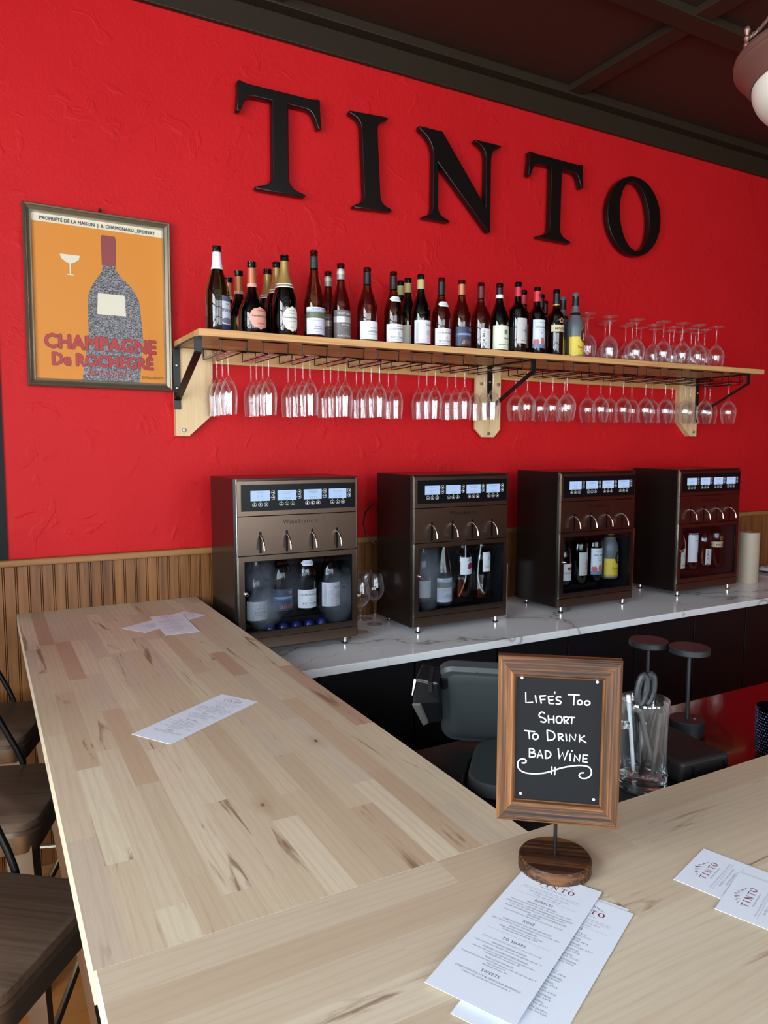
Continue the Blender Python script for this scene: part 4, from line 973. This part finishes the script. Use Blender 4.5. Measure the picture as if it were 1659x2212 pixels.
strokes = [[(330, 425), (333, 520), (395, 518)], [(420, 455), (430, 520)], [(462, 458), (475, 525)], [(462, 458), (515, 455)], [(468, 492), (510, 490)], [(585, 462), (540, 465)], [(540, 465), (548, 528)], [(548, 528), (590, 530)], [(544, 497), (582, 495)], [(600, 420), (597, 437)],
    spl([(655, 470), (625, 468), (612, 485), (625, 498), (650, 508), (655, 522), (640, 535), (612, 532)]), [(722, 445), (822, 450)], [(778, 448), (772, 542)], circ(828, 520, 22, 20), circ(895, 525, 25, 20),
    spl([(505, 620), (480, 610), (457, 628), (462, 655), (500, 668), (518, 688), (505, 706), (472, 700)]), [(540, 645), (545, 712)], [(590, 648), (592, 712)], [(543, 680), (592, 680)], circ(640, 682, 27, 33), [(682, 660), (688, 715)], spl([(682, 658), (712, 658), (724, 672), (712, 688), (688, 690)]), [(694, 690), (722, 718)], [(728, 660), (782, 662)], [(756, 662), (753, 718)],
    [(322, 785), (415, 795)], [(362, 790), (368, 862)], circ(422, 842, 26, 28), [(530, 785), (535, 880)], spl([(530, 783), (580, 795), (602, 832), (585, 868), (535, 880)]), [(632, 815), (637, 878)], spl([(632, 815), (662, 816), (673, 832), (660, 846), (638, 848)]), [(644, 848), (680, 880)], [(702, 818), (708, 880)], [(735, 885), (738, 820), (785, 882), (790, 822)], [(825, 825), (825, 890)], [(870, 835), (828, 862), (885, 898)],
    [(368, 955), (368, 1037)], spl([(368, 955), (402, 962), (412, 977), (398, 991), (370, 993)]), spl([(370, 993), (412, 1000), (424, 1016), (410, 1034), (368, 1037)]), [(440, 1045), (465, 970), (490, 1048)], [(450, 1020), (483, 1022)], [(515, 975), (517, 1048)], spl([(515, 975), (550, 985), (565, 1012), (550, 1040), (517, 1048)]),
    [(632, 955), (642, 1050), (672, 990), (688, 1065), (722, 975)], [(742, 1005), (740, 1068)], [(756, 976), (759, 979)], [(778, 1075), (780, 1012), (825, 1078), (830, 1015)], [(858, 1015), (855, 1080), (895, 1085)], [(858, 1015), (900, 1018)], [(857, 1047), (890, 1050)],
    spl([(300, 1095), (330, 1092), (338, 1070), (312, 1056), (275, 1066), (258, 1105), (272, 1152), (320, 1185), (400, 1196), (500, 1190), (580, 1168), (660, 1140), (760, 1120), (850, 1115), (910, 1130), (932, 1170), (925, 1210), (890, 1235), (845, 1236), (822, 1212), (835, 1188), (862, 1185)]), [(574, 1130), (570, 1195)], [(605, 1135), (600, 1205)]]
mb = MB()
for s_ in strokes:
    pts = [loc2(cmap(*p)[0], -.0022, cmap(*p)[1]) for p in s_]; mb.tube(pts, .0010, 6)
    for e_ in (pts[0], pts[-1]): mb.lathe([(.0001, -.0010), (.0010, 0), (.0001, .0010)], 8, e_)
O('chalk_lettering', mb, K['chalk'], bd)
for x, y in ((295, 287), (987, 330), (287, 1388), (952, 1440)):
    u, v = cmap(x, y); O('chalk_dot', MB().lathe([(.0001, .0016), (.0017, .0010), (.0020, 0)], 12, M=Matrix.Translation(loc2(u, -.002, v)) @ Matrix.Rotation(R(90), 4, 'X')), K['chalk'], bd)

# ---------------------------------------------------------------- printed menus
MWd, MLn = .1085, .2795
from mathutils.geometry import tessellate_polygon
def logo(mb, h, z, f):
    s = h / .388 * .72
    for fn_, cx in ((letter_T, -.0205), (letter_I, -.0110), (letter_N, -.0008), (letter_T, .0110), (letter_O, .0215)):
        lp = fn_(); fl = [p for l in lp for p in l]
        tri = tessellate_polygon([[Vector((x, y, 0)) for x, y in l] for l in lp])
        mb.add([f(cx + x * s * .95, z + y * s) for x, y in fl], tri)
def menu_print(full=True, second=False):
    a = MB(); r = MB(); g = MB(); f = lambda u, v: (u, v, .00055); c = 0
    logo(r, .0125, .108, f); a.text('Wine Bar at Mountain Inn', .0034, 0, .1025, f)
    for x, h, b in [(-.0215, .0030, .0), (-.0150, .0062, .0006), (-.0085, .0090, .001), (-.0015, .0108, .0014), (.0055, .0092, .001), (.0120, .0060, .0006), (.0180, .0034, 0)]:
        q = .1192 + b   # one ridge: a slanted blade falling to the right of its peak
        r.add([f(x - .0052, q), f(x, q + h), f(x + .0060, q + h * .25), f(x + .0008, q + h * .62), f(x - .0006, q + h * .78)], [(0, 4, 1), (1, 4, 3), (1, 3, 2)])
    def rule(z, w=.041): g.add([f(-w, z), f(w, z), f(w, z + .0003), f(-w, z + .0003)], [(0, 1, 2, 3)])
    g.text('TASTE (1.5 OZ) / EXPLORE (2.5 OZ) / FULL GLASS (5 OZ)', .0031, 0, .095, f); rule(.0925)
    g.text('Any flight of 3 tastes (2 oz each)', .0042, 0, .087, f, it=.3); g.text('is fun way to explore!', .0042, 0, .0815, f, it=.3); rule(.078)
    if second:
        L = [('H', 'WHITES', .070), ('S', 'PINOT GRIGIO (ITALY)', .062), ('T', 'Light, fresh and easy-drinking. 4/7/14', .058), ('S', 'ALBARIÑO (SPAIN)', .051), ('T', 'Bright citrus with a crisp finish. 5/8/16', .047), ('S', 'RIESLING (AUSTRALIA)', .040), ('T', 'Zesty with high acidity. Lime & green apple. 5/7/14', .036),
             ('S', 'PETIT CHABLIS (FRANCE)', .029), ('T', 'Clean with a mineral finish. 5/9/18', .025), ('S', 'SANCERRE (FRANCE)', .018), ('T', 'Fresh citrus and a clean finish. 7/11/22', .014), ('S', 'CHARDONNAY (CALIFORNIA)', .007), ('T', 'Rich texture and fuller body. 5/9/18', .003), ('H', 'REDS', -.007), ('S', 'BARBERA (ITALY)', -.016), ('T', 'Juicy and lively, tangy finish. 6/9/18', -.020), ('S', 'PINOT NOIR (CALIFORNIA)', -.027), ('T', 'Silky with soft red fruit. 6/10/20', -.031), ('S', 'GARNACHA (SPAIN)', -.038), ('T', 'Plush, smooth, round bod. 4/7/14', -.042), ('S', 'RESERVA (SPAIN)', -.049), ('T', 'Cherry, vanilla and gentle oak. 6/9/18', -.053), ('S', 'RIBERA DEL DUERO (SPAIN)', -.060), ('T', 'Dark fruit with a bold finish. 5/8/16', -.064), ('S', 'MALBEC (ARGENTINA)', -.071), ('T', 'Plum and violets. Easy to love. 5/7/14', -.075), ('S', 'CABERNET SAUVIGNON (NAPA)', -.082), ('T', 'Ripe and structured with a long, rich finish.', -.086)]
    else:
        L = [('H', 'BUBBLES', .069), ('S', 'MIRAMÉ CAVA (SPAIN)', .062), ('T', 'White fruit aromas, fresh, with a dynamic mousse. 5/5/9', .0575), ('S', 'CHAMPAGNE - LAURENT-PERRIER BRUT (FRANCE)', .0515), ('T', 'Crisp, dry, and refreshing with fine bubbles. 6/10/17', .047), ('S', 'ROSÉ CHAMPAGNE - LAURENT-PERRIER ROSÉ', .041), ('S', '(FRANCE)', .0365), ('T', 'Dry with fresh berry flavors and a lively finish. 8/13/22', .032),
             ('H', 'ROSÉ', .020), ('S', 'CHATEAU ROUTAS ROSÉ (FRANCE)', .013), ('T', 'Light, crisp, and dry. Super refreshing and easy to drink. 5/5/9', .0085), ('S', 'ZOE ROSÉ (GREECE)', .0025), ('T', 'Bright and fruity with a clear, dry finish.', -.002), ('T', 'Easygoing and refreshing. 5/5/9', -.006), ('R', '', -.012), ('H', 'TO SHARE', -.024), ('G', 'SIMPLE SPANISH BITES DESIGNED TO PAIR WITH WINE', -.0305), ('S', 'SPANISH CHEESE BOARD', -.0375), ('T', 'House selection of Spanish cheeses, thoughtfully paired. 17', -.042), ('S', 'SPANISH CHARCUTERIE BOARD', -.049), ('T', 'Serrano ham and a curated selection of Spanish meats,', -.0535), ('T', 'including Ibérico specialties. 20', -.0575), ('S', 'PAN CON TOMATE', -.0645), ('T', 'Toasted bread served with fresh tomato, olive oil, and sea salt. 7', -.069), ('T', 'Serrano ham +5', -.073), ('T', 'Manchego cheese +4', -.077),
             ('H', 'SWEETS', -.088), ('S', 'DARK CHOCOLATE & MARCONA ALMONDS', -.095), ('T', 'Simple, rich, and perfect with red wine. 9', -.0995)]
    for k, s_, z in L:
        if k == 'H': a.text(s_, .0068, 0, z, f, xs=.8, off=.012, sp=1.25)
        elif k == 'S': a.text(s_, .0040, 0, z, f)
        elif k == 'T': a.text(s_, .0036, 0, z, f)
        elif k == 'G': g.text(s_, .0031, 0, z, f)
        else: rule(z)
    return a, r, g
MP = {}
for key in (False, True):
    a, r, g = menu_print(second=key)
    MP[key] = (mesh('menu_text', a, K['ink']), mesh('menu_logo', r, K['inkred']), mesh('menu_fine_print', g, K['inksoft']))
sheet = mesh('menu_sheet', MB().box(-MWd / 2, -MLn / 2, 0, MWd / 2, MLn / 2, .0005), K['paper'])
def menu(tl, tr, lab, z=0.0, second=False, tilt=0.0):
    # tl, tr: top edge ends on the bar
    a = atan2(tr[1] - tl[1], tr[0] - tl[0]); c = ((tl[0] + tr[0]) / 2 + sin(a) * MLn / 2, (tl[1] + tr[1]) / 2 - cos(a) * MLn / 2)
    t = thing('menu', lab, 'menu', (c[0], c[1], ZB + .0004 + z), a, 'printed menus on the bar'); t.rotation_euler = (tilt, 0, a)
    o = bpy.data.objects.new('sheet', sheet); COL.objects.link(o); o.parent = t
    for me in MP[second]:
        q = bpy.data.objects.new(me.name.split('.')[0], me); COL.objects.link(q); q.parent = o
    return t
menu((.487, -1.188), (.543, -1.275), 'menu lying alone halfway along the butcher-block bar')
menu((.617, -.258), (.674, -.348), 'lower of two crossed menus near the beadboard wall', second=True)
menu((.492, -.293), (.602, -.296), 'upper of two crossed menus near the beadboard wall', .0016)
menu((.661, -2.148), (.714, -2.248), 'lowest menu of the stack below the sign, only a corner showing', second=True)
menu((.662, -2.158), (.710, -2.257), 'middle menu of the stack below the sign, half covered', .0008, True)
menu((.657, -2.108), (.706, -2.205), 'top menu of the stack below the chalkboard sign', .0038, tilt=R(-.55))
menu((.818, -2.228), (.923, -2.196), 'lower of two overlapping menus at the right of the sign', second=True)
menu((.811, -2.299), (.912, -2.262), 'upper of two overlapping menus at the right of the sign', .0009, True)

# ---------------------------------------------------------------- things on the service ledge
LZ = 1.0217; LR = 1.0187
# payment terminal
pos = thing('payment_terminal', 'dark grey payment terminal turned away, partly behind the chalkboard sign', 'payment terminal', (.93, -1.80, LZ))
ex = Vector((.775, -.632, .0)).normalized(); ez = Vector((-.072, -.089, .202)); ez = (ez - ex * ez.dot(ex)).normalized(); ey = ez.cross(ex)   # ey points away from the bar front
BL = Vector((.855, -1.589, 1.036))
DW, DH = .335, .222
org = BL + ex * DW / 2 + ez * DH / 2 - Vector((.93, -1.80, LZ))
Md = Matrix(((ex.x, ey.x, ez.x, org.x), (ex.y, ey.y, ez.y, org.y), (ex.z, ey.z, ez.z, org.z), (0, 0, 0, 1)))
def rr2(w_, h, r, n=6):
    o = []
    for cx, cz, a in ((w_ / 2 - r, h / 2 - r, 0), (-w_ / 2 + r, h / 2 - r, 90), (-w_ / 2 + r, -h / 2 + r, 180), (w_ / 2 - r, -h / 2 + r, 270)):
        for k in range(n + 1): o.append((cx + r * cos(R(a + 90 * k / n)), cz + r * sin(R(a + 90 * k / n))))
    return o
def loft(rings, M=None):
    mb = MB(); n = len(rings[0][0]); vs = []
    for poly, y in rings:
        vs += [Vector((x, y, z)) for x, z in poly]
    if M: vs = [M @ v for v in vs]
    fs = []
    for k in range(len(rings) - 1):
        for i in range(n): fs.append((k * n + i, k * n + (i + 1) % n, (k + 1) * n + (i + 1) % n, (k + 1) * n + i))
    fs.append(tuple(range(n))[::-1]); fs.append(tuple((len(rings) - 1) * n + i for i in range(n)))
    return mb.add(vs, fs)
dsp = O('display_back', loft([(rr2(DW - .012, DH - .012, .026), -.012), (rr2(DW, DH, .032), -.004), (rr2(DW, DH, .032), .012), (rr2(DW - .006, DH - .006, .03), .016)], Md), K['pos'], pos, smooth=True)
O('back_panel', loft([(rr2(DW - .055, DH - .046, .02), -.0165), (rr2(DW - .035, DH - .028, .024), -.0118)], Md), K['pos'], pos, smooth=True, angle=50)
mb = MB().text('⊏ toast', .0105, -.075, DH / 2 - .0105, lambda u, v: tuple(Md @ Vector((u, -.0118, v))))
O('back_lettering', mb, K['posd'], dsp)
wd = MB(); vs = [Md @ Vector(p) for p in [(-.012, -.0165, -.10), (.16, -.0165, -.10), (.16, -.0165, .05), (.036, -.0165, .05), (-.002, -.05, -.098), (.16, -.05, -.098), (.16, -.045, .03), (.045, -.045, .03)]]
wd.add(vs, [(0, 1, 2, 3)[::-1], (4, 5, 6, 7), (0, 1, 5, 4), (1, 2, 6, 5), (2, 3, 7, 6), (3, 0, 4, 7)]); O('stand_neck', wd, K['posd'], pos, bev=.004)
bp = [(x, z) for x, z in rr2(.20, .22, .055)]
Mb = Matrix.Translation((-.038, -.018, 0)) @ Matrix.Rotation(R(-42), 4, 'Z') @ Matrix.Rotation(R(-90), 4, 'X')
O('stand_base', loft([(bp, -.010), (bp, -.032), ([(x * .97, z * .97) for x, z in bp], -.035)], Mb), K['pos'], pos, smooth=True)
O('base_pad', loft([([(x * .85, z * .85) for x, z in bp], -.0005), ([(x * .85, z * .85) for x, z in bp], -.0105)], Mb), K['rblk'], pos)
pts = [Mb @ Vector((x * 1.12, -.006, z * 1.12)) for x, z in rr2(.20, .22, .075, 8)]
O('cord', MB().tube(pts, .0035, 8, closed=True), K['rblk'], pos, smooth=True)
rd = thing('card_reader', 'black card reader clipped to the left edge of the grey payment terminal', 'card reader', (.8, -1.62, 1.08))
# the reader is a leaning wedge: keypad face down-left, card slot on top
def RP(u, v, w_): return Md @ Vector((-DW / 2 - .013 + u, v, .045 + w_)) + Vector((.93 - .8, -1.80 + 1.62, LZ - 1.08))
sec = [(-.030, -.030, .052), (.018, -.040, .052), (.020, .006, .052), (-.020, .014, .052)]
lo = [(-.018, -.040, -.075), (.016, -.034, -.070), (.014, .006, -.068), (-.014, .010, -.074)]
md = [(-.036, -.050, .0), (.022, -.040, .0), (.020, .010, .0), (-.026, .016, .0)]
vs = [RP(*p) for p in sec + md + lo]
fs = [(0, 1, 2, 3)[::-1], (8, 9, 10, 11)]
for a in (0, 4):
    fs += [(a + i, a + (i + 1) % 4, a + 4 + (i + 1) % 4, a + 4 + i) for i in range(4)]
O('body', MB().add(vs, fs), K['rblk'], rd, bev=.005, seg=3)
vs = [RP(*p) for p in [(-.039, -.050, .004), (-.022, -.050, .0), (-.014, -.043, -.070), (-.023, -.042, -.074), (-.030, .010, .0), (-.019, .008, -.072)]]
O('grey_face', MB().add([RP(u - .001, v - .003, w_) for u, v, w_ in [(-.036, -.051, .002), (-.018, -.049, .002), (-.006, -.040, -.066), (-.018, -.041, -.075)]] + [RP(u, v + .004, w_) for u, v, w_ in [(-.036, -.051, .002), (-.018, -.049, .002), (-.006, -.040, -.066), (-.018, -.041, -.075)]], [(0, 1, 2, 3), (7, 6, 5, 4), (0, 4, 5, 1), (1, 5, 6, 2), (2, 6, 7, 3), (3, 7, 4, 0)]), K['posl'], rd, bev=.003, label='lighter grey lower face')
O('highlight_sliver', MB().add([RP(u, v, w_) for u, v, w_ in [(-.031, -.034, .054), (-.026, -.035, .054), (-.034, -.049, .024), (-.036, -.046, .022), (-.030, -.031, .054), (-.035, -.043, .022)]], [(0, 1, 2, 3), (0, 3, 5, 4), (0, 4, 1), (1, 4, 5, 2), (2, 5, 3)]), K['white'], rd)  # white sliver modelled in place of a highlight on the reader's upper corner
O('card_slot', MB().add([RP(u, v, w_) for u, v, w_ in [(-.002, -.0385, .0535), (.006, -.0395, .0535), (.006, .004, .0535), (-.002, .004, .0535), (-.002, -.043, .030), (.006, -.043, .030)]], [(0, 1, 2, 3), (0, 4, 5, 1)]), K['cab'], rd)
O('hinge', MB().tube([RP(.026, -.012, .040), RP(.026, -.012, .015)], .008, 14), K['rblk'], rd, smooth=True)

# glass mug with scissors and pens
MX, MY = 1.074, -1.945
mg = thing('glass_mug', 'heavy faceted glass beer mug holding scissors and pens beside the sign', 'mug', (MX, MY, LZ))
Hm, seg = .172, 40
def fac(r, amp):
    return [r * (1 - amp * (.5 - .5 * cos(10 * 2 * pi * k / seg))) for k in range(seg)]
lv = [(.0, .040, 0), (.004, .045, .0), (.030, .0455, .0), (.040, .0430, .08), (.060, .0430, .10), (.120, .0440, .10), (.140, .0445, .05), (.150, .0452, 0), (.168, .0455, 0), (Hm, .0445, 0), (.170, .0425, 0), (.150, .0405, 0), (.060, .0375, 0), (.030, .034, 0), (.024, .020, 0), (.022, .0001, 0)]
mb = MB(); vs = [(.0001 * cos(2 * pi * k / seg), .0001 * sin(2 * pi * k / seg), .003) for k in range(seg)]
for z, r, am in lv: vs += [(q * cos(2 * pi * k / seg), q * sin(2 * pi * k / seg), z) for k, q in enumerate(fac(r, am))]
mb.add(vs, [(i * seg + k, i * seg + (k + 1) % seg, (i + 1) * seg + (k + 1) % seg, (i + 1) * seg + k) for i in range(len(lv)) for k in range(seg)])
O('body', mb, K['mug_glass'], mg, smooth=True, angle=50)
hd = Vector((-.80, .05, 0)); hd.normalize()
pts = [hd * .042 + Vector((0, 0, .128)), hd * .060 + Vector((0, 0, .131)), hd * .076 + Vector((0, 0, .122)), hd * .084 + Vector((0, 0, .100)), hd * .083 + Vector((0, 0, .070)), hd * .074 + Vector((0, 0, .044)), hd * .060 + Vector((0, 0, .034)), hd * .043 + Vector((0, 0, .036))]
sm = []
for a in range(len(pts) - 1):
    for q in range(3): sm.append(pts[a].lerp(pts[a + 1], q / 3))
sm.append(pts[-1]); O('base', MB().lathe([(.0001, .002), (.038, .001), (.0435, .004), (.044, .020), (.030, .0225), (.0001, .0215)], 30), K['mug_solid'], mg, smooth=True, angle=50)
O('handle', MB().tube(sm, .0075, 12), K['mug_solid'], mg, smooth=True)
sc = thing('scissors', 'black-handled scissors standing grips up in the glass mug', 'scissors', (MX, MY, LZ + .026))
CR = Vector((cos(YAW), -sin(YAW), 0))
def loopy(cx, cz, rx, rz, tl, n=20, dep=0):
    o = []
    for i in range(n):
        a = 2 * pi * i / n; x = rx * cos(a); z = rz * sin(a); o.append(CR * (cx + x * cos(tl) - z * sin(tl)) + Vector((0, 0, cz + x * sin(tl) + z * cos(tl))) + Vector((.0, dep, 0)))
    return o
for s_, cx, dp in ((0, -.006, 0), (1, .012, .006)):
    mb = MB().tube(loopy(cx, .163, .0080, .028, -.12, dep=dp), .0066, 8, closed=True)
    mb.tube([CR * cx + Vector((0, dp, .137)), CR * (cx - .003) + Vector((0, dp, .115)), CR * 0 + Vector((0, dp, .092))], [.0055, .005, .0045], 8)
    O('grip', mb, K['scis'], sc, smooth=True)
    O('blade', MB().add([tuple(CR * u + Vector((0, dp + v, z))) for z, w_ in ((.10, .006), (.01, .001)) for u in (-w_ - .002 + s_ * .003, w_ - .002 + s_ * .003) for v in (-.0008, .0008)], [(0, 1, 3, 2), (4, 6, 7, 5), (0, 4, 5, 1), (2, 3, 7, 6), (1, 5, 7, 3), (0, 2, 6, 4)]), K['steel'], sc)
pens = [('white', (-.012, .006), (-.022, .012), .149, 'white-capped pen leaning beside the scissors in the mug'), ('posl', (.016, -.010), (-.016, -.009), .130, 'grey pen leaning left inside the glass mug'), ('blk', (-.014, -.012), (.020, -.004), .128, 'black pen leaning right inside the glass mug'), ('posl', (.004, -.018), (.022, -.010), .122, 'grey pen resting at the front inside the glass mug')]
for c_, b_, tp, ln, lab in pens:
    A = CR * b_[0] + Vector((0, b_[1], 0)); B = CR * tp[0] + Vector((0, tp[1], ln))
    p_ = thing('pen', lab, 'pen', (MX, MY, LZ + .0265), group='pens in the mug')
    O('barrel', MB().tube([A, A.lerp(B, .04), A.lerp(B, .8)], [.0012, .0036, .0036], 10), K[c_], p_, smooth=True)
    O('cap', MB().tube([A.lerp(B, .8), A.lerp(B, .99), B], [.0043, .0043, .003], 10), K[c_], p_, smooth=True)

# black box, two cordless lamps, blue tumbler
bx = thing('black_box', 'low black plastic box on the ledge beside the glass mug', 'box', (1.205, -1.905, LZ), R(-5))
O('case', MB().box(-.062, -.085, 0, .062, .075, .048), K['mat'], bx, bev=.008, seg=3)
for x in (-.035, .045): O('vent_slot', MB().box(x - .003, -.0856, .012, x + .003, -.0846, .036), K['blk'], bx)
def table_lamp(x, y, lab):
    t = thing('cordless_lamp', lab, 'lamp', (x, y, LR), group='black cordless lamps')
    O('base', MB().lathe([(.0001, 0), (.036, 0), (.038, .002), (.038, .034), (.0365, .036), (.0001, .036)], 36), K['lamp_blk'], t, smooth=True)
    O('stem', MB().tube([(0, 0, .0355), (0, 0, .188)], .0042, 12), K['lamp_blk'], t, smooth=True)
    O('shade', MB().lathe([(.0001, .186), (.041, .186), (.0435, .188), (.0435, .199), (.042, .201), (.0001, .201)], 40), K['lamp_blk'], t, smooth=True)
    O('touch_switch', MB().lathe([(.0028, .0362), (.0042, .0366), (.0042, .0360)], 14, (.014, -.008, 0)), K['chrome'], t)
table_lamp(1.371, -1.806, 'black disc-topped cordless lamp nearer the front bar')
table_lamp(1.336, -1.722, 'black disc-topped cordless lamp behind the glass mug and scissors')
cu = thing('tumbler', 'dark blue hobnail glass tumbler on the red ledge at the right edge', 'cup', (1.444, -1.968, LR))
O('body', MB().lathe([(.0001, 0), (.034, 0), (.037, .004), (.040, .10), (.0385, .101), (.035, .008), (.0001, .006)], 32), K['blue_glass'], cu, smooth=True)
mb = MB()
for j in range(15):
    for i in range(44):
        a = 2 * pi * (i + .5 * (j % 2)) / 44; z = .010 + .006 * j; r = .037 + .003 * (z - .004) / .096 - .0003
        mb.lathe([(.0021, 0), (.0014, .0011), (.0001, .0015)], 5, M=Matrix.Translation((r * cos(a), r * sin(a), z)) @ Matrix.Rotation(a, 4, 'Z') @ Matrix.Rotation(R(90), 4, 'Y'))
o = O('hobnails', mb, mat('blue_glass_bead', srgb(26, 36, 64), .06, .3), cu, smooth=True, angle=60)
tag(O('paper_slip', MB().box(-.03, -.02, 0, .03, .02, .0006), K['paper'], loc=(1.285, -1.985, LR + .0003), rot=(0, 0, R(-12))), 'white paper slip peeking out behind the black box', 'paper')

# ---------------------------------------------------------------- bar stools at the left
def rsq(h, r, n=6):
    return rr2(2 * h, 2 * h, r, n)
def stool(x, y, rz, lab, po=0):
    t = thing('bar_stool', lab, 'bar stool', (x, y, 0), rz, 'metal bar stools along the bar'); zt = .80
    Mx = Matrix.Rotation(R(-90), 4, 'X')
    def plate(h0, r, z0, z1, h1=None):
        h1 = h1 or h0; return loft([(rsq(h0, r), -z0), (rsq(h1, r), -z1)], Mx)
    s_ = O('seat', loft([(rsq(.166, .05), -(zt - .022)), (rsq(.168, .052), -(zt - .018)), (rsq(.168, .052), -(zt - .003)), (rsq(.164, .05), -zt)], Mx), K['seat'], t, smooth=True, angle=50)
    O('seat_frame', loft([(rsq(.168, .05), -(zt - .075)), (rsq(.172, .054), -(zt - .050)), (rsq(.172, .054), -(zt - .030)), (rsq(.164, .05), -(zt - .022))], Mx), K['gun'], t, smooth=True, angle=30)
    for sx in (-1, 1):
        for sy in (-1, 1):
            a = Vector((sx * .150, sy * .150, zt - .06)); b = Vector((sx * .205, sy * .205, 0)); mb = MB(); vs = []
            for p, w_ in ((a, .036), (b, .018)):
                vs += [p + Vector((-sx * d[0] * w_, -sy * d[1] * w_, 0)) for d in ((-.15, -.15), (1.5, -.1), (1.5, .1), (.15, .15), (.1, 1.5), (-.1, 1.5))]
            mb.add(vs, [(i, (i + 1) % 6, 6 + (i + 1) % 6, 6 + i) for i in range(6)] + [(0, 1, 2, 3, 4, 5), (11, 10, 9, 8, 7, 6)])
            O('leg', mb, K['gun'], t)
    q = .186
    for a, b in (((-q, -q), (q, -q)), ((q, -q), (q, q)), ((q, q), (-q, q)), ((-q, q), (-q, -q))):
        O('foot_rail', MB().tube([(a[0], a[1], .27), (b[0], b[1], .27)], .010, 10), K['gun'], t, smooth=True)
    for sy in (-1, 1):
        pts = [(.045 + po, sy * .176, zt - .05), (.035 + po, sy * .1765, zt + .0), (.02 + po, sy * .1765, zt + .04), (-.16 + po, sy * .172, zt + .42), (-.175 + po, sy * .165, zt + .47)]
        O('back_post', MB().tube(pts, .0078, 12), K['gunrod'], t, smooth=True)
    mb = MB(); n_ = 10
    for z in (zt + .40, zt + .50):
        for d in (0, .012):
            for i in range(n_ + 1):
                u = -1 + 2 * i / n_; mb.v.append((-.160 + po - .04 * (1 - u * u) + d - (z - zt - .4) * .35, u * .165, z))
    m_ = n_ + 1; mb.f = [(i, i + 1, 2 * m_ + i + 1, 2 * m_ + i) for i in range(n_)] + [(m_ + i, 3 * m_ + i, 3 * m_ + i + 1, m_ + i + 1) for i in range(n_)] + [(i, m_ + i, m_ + i + 1, i + 1) for i in range(n_)] + [(2 * m_ + i, 2 * m_ + i + 1, 3 * m_ + i + 1, 3 * m_ + i) for i in range(n_)]
    mb.m = [0] * len(mb.f); O('back_rest', mb, K['seat'], t, smooth=True)
stool(-.03, -.315, R(-20), 'metal bar stool with dark wooden seat nearest the beadboard wall')
stool(-.028, -.868, R(-20), 'metal bar stool with dark wooden seat, middle one of three')
stool(-.052, -1.43, R(-38), 'metal bar stool with dark wooden seat nearest the camera', -.075)

# ---------------------------------------------------------------- pendant bowl lamp
LC = Vector((2.075, -1.655, 2.700))
pl = thing('pendant_lamp', 'bronze-rimmed alabaster bowl pendant hanging from the dark ceiling', 'pendant lamp', tuple(LC))
rm = .262
O('rim', MB().lathe([(rm - .030, .028), (rm - .010, .040), (rm, .034), (rm + .002, .026), (rm - .004, .018), (rm + .001, .010), (rm - .003, .002), (rm - .012, -.004), (rm - .030, -.030), (rm - .042, -.044), (rm - .046, -.040), (rm - .040, -.02), (rm - .034, .0), (rm - .030, .028)], 72), K['bronze'], pl, smooth=True)
rb = rm - .047
O('bowl', MB().lathe([(rb, -.040)] + [(rb * cos(R(6 * i)) ** .9 + .0001, -.044 - .125 * sin(R(6 * i))) for i in range(16)], 64), K['bowl'], pl, smooth=True)
O('bottom_finial', MB().lathe([(.0001, -.202), (.008, -.198), (.012, -.190), (.006, -.182), (.016, -.174), (.020, -.168), (.0001, -.160)], 20), K['bronze'], pl, smooth=True)
for k in range(3):
    a = R(151 + 120 * k); d = Vector((cos(a), sin(a), 0)); p = d * (rm - .006)
    O('finial', MB().lathe([(.0001, .028), (.006, .031), (.0085, .038), (.006, .045), (.004, .048), (.007, .052), (.0085, .056), (.007, .060), (.004, .064), (.0055, .068), (.009, .077), (.0055, .085), (.0001, .087)], 18, tuple(p)), K['bronze'], pl, smooth=True)
    A = p + Vector((0, 0, .056)); B = d * .02 + Vector((0, 0, .50)); n_ = 60; mb = MB()
    for s_ in (0, pi):
        pts = []
        for i in range(n_ + 1):
            f = i / n_; c_ = A.lerp(B, f) + Vector((0, 0, -.10 * sin(pi * f) ** 1 * (1 - f))); an = f * 60 + s_
            pts.append(c_ + Vector((-d.y, d.x, 0)) * cos(an) * .0035 + Vector((0, 0, 1)) * sin(an) * .0035)
        mb.tube(pts, .0033, 6)
    O('rope_arm', mb, K['bronze'], pl, smooth=True)
O('ceiling_rod', MB().lathe([(.0001, .46), (.02, .47), (.024, .50), (.010, .53), (.007, .54), (.007, .665), (.05, .672), (.058, .690), (.0001, .691)], 24), K['bronze'], pl, smooth=True)
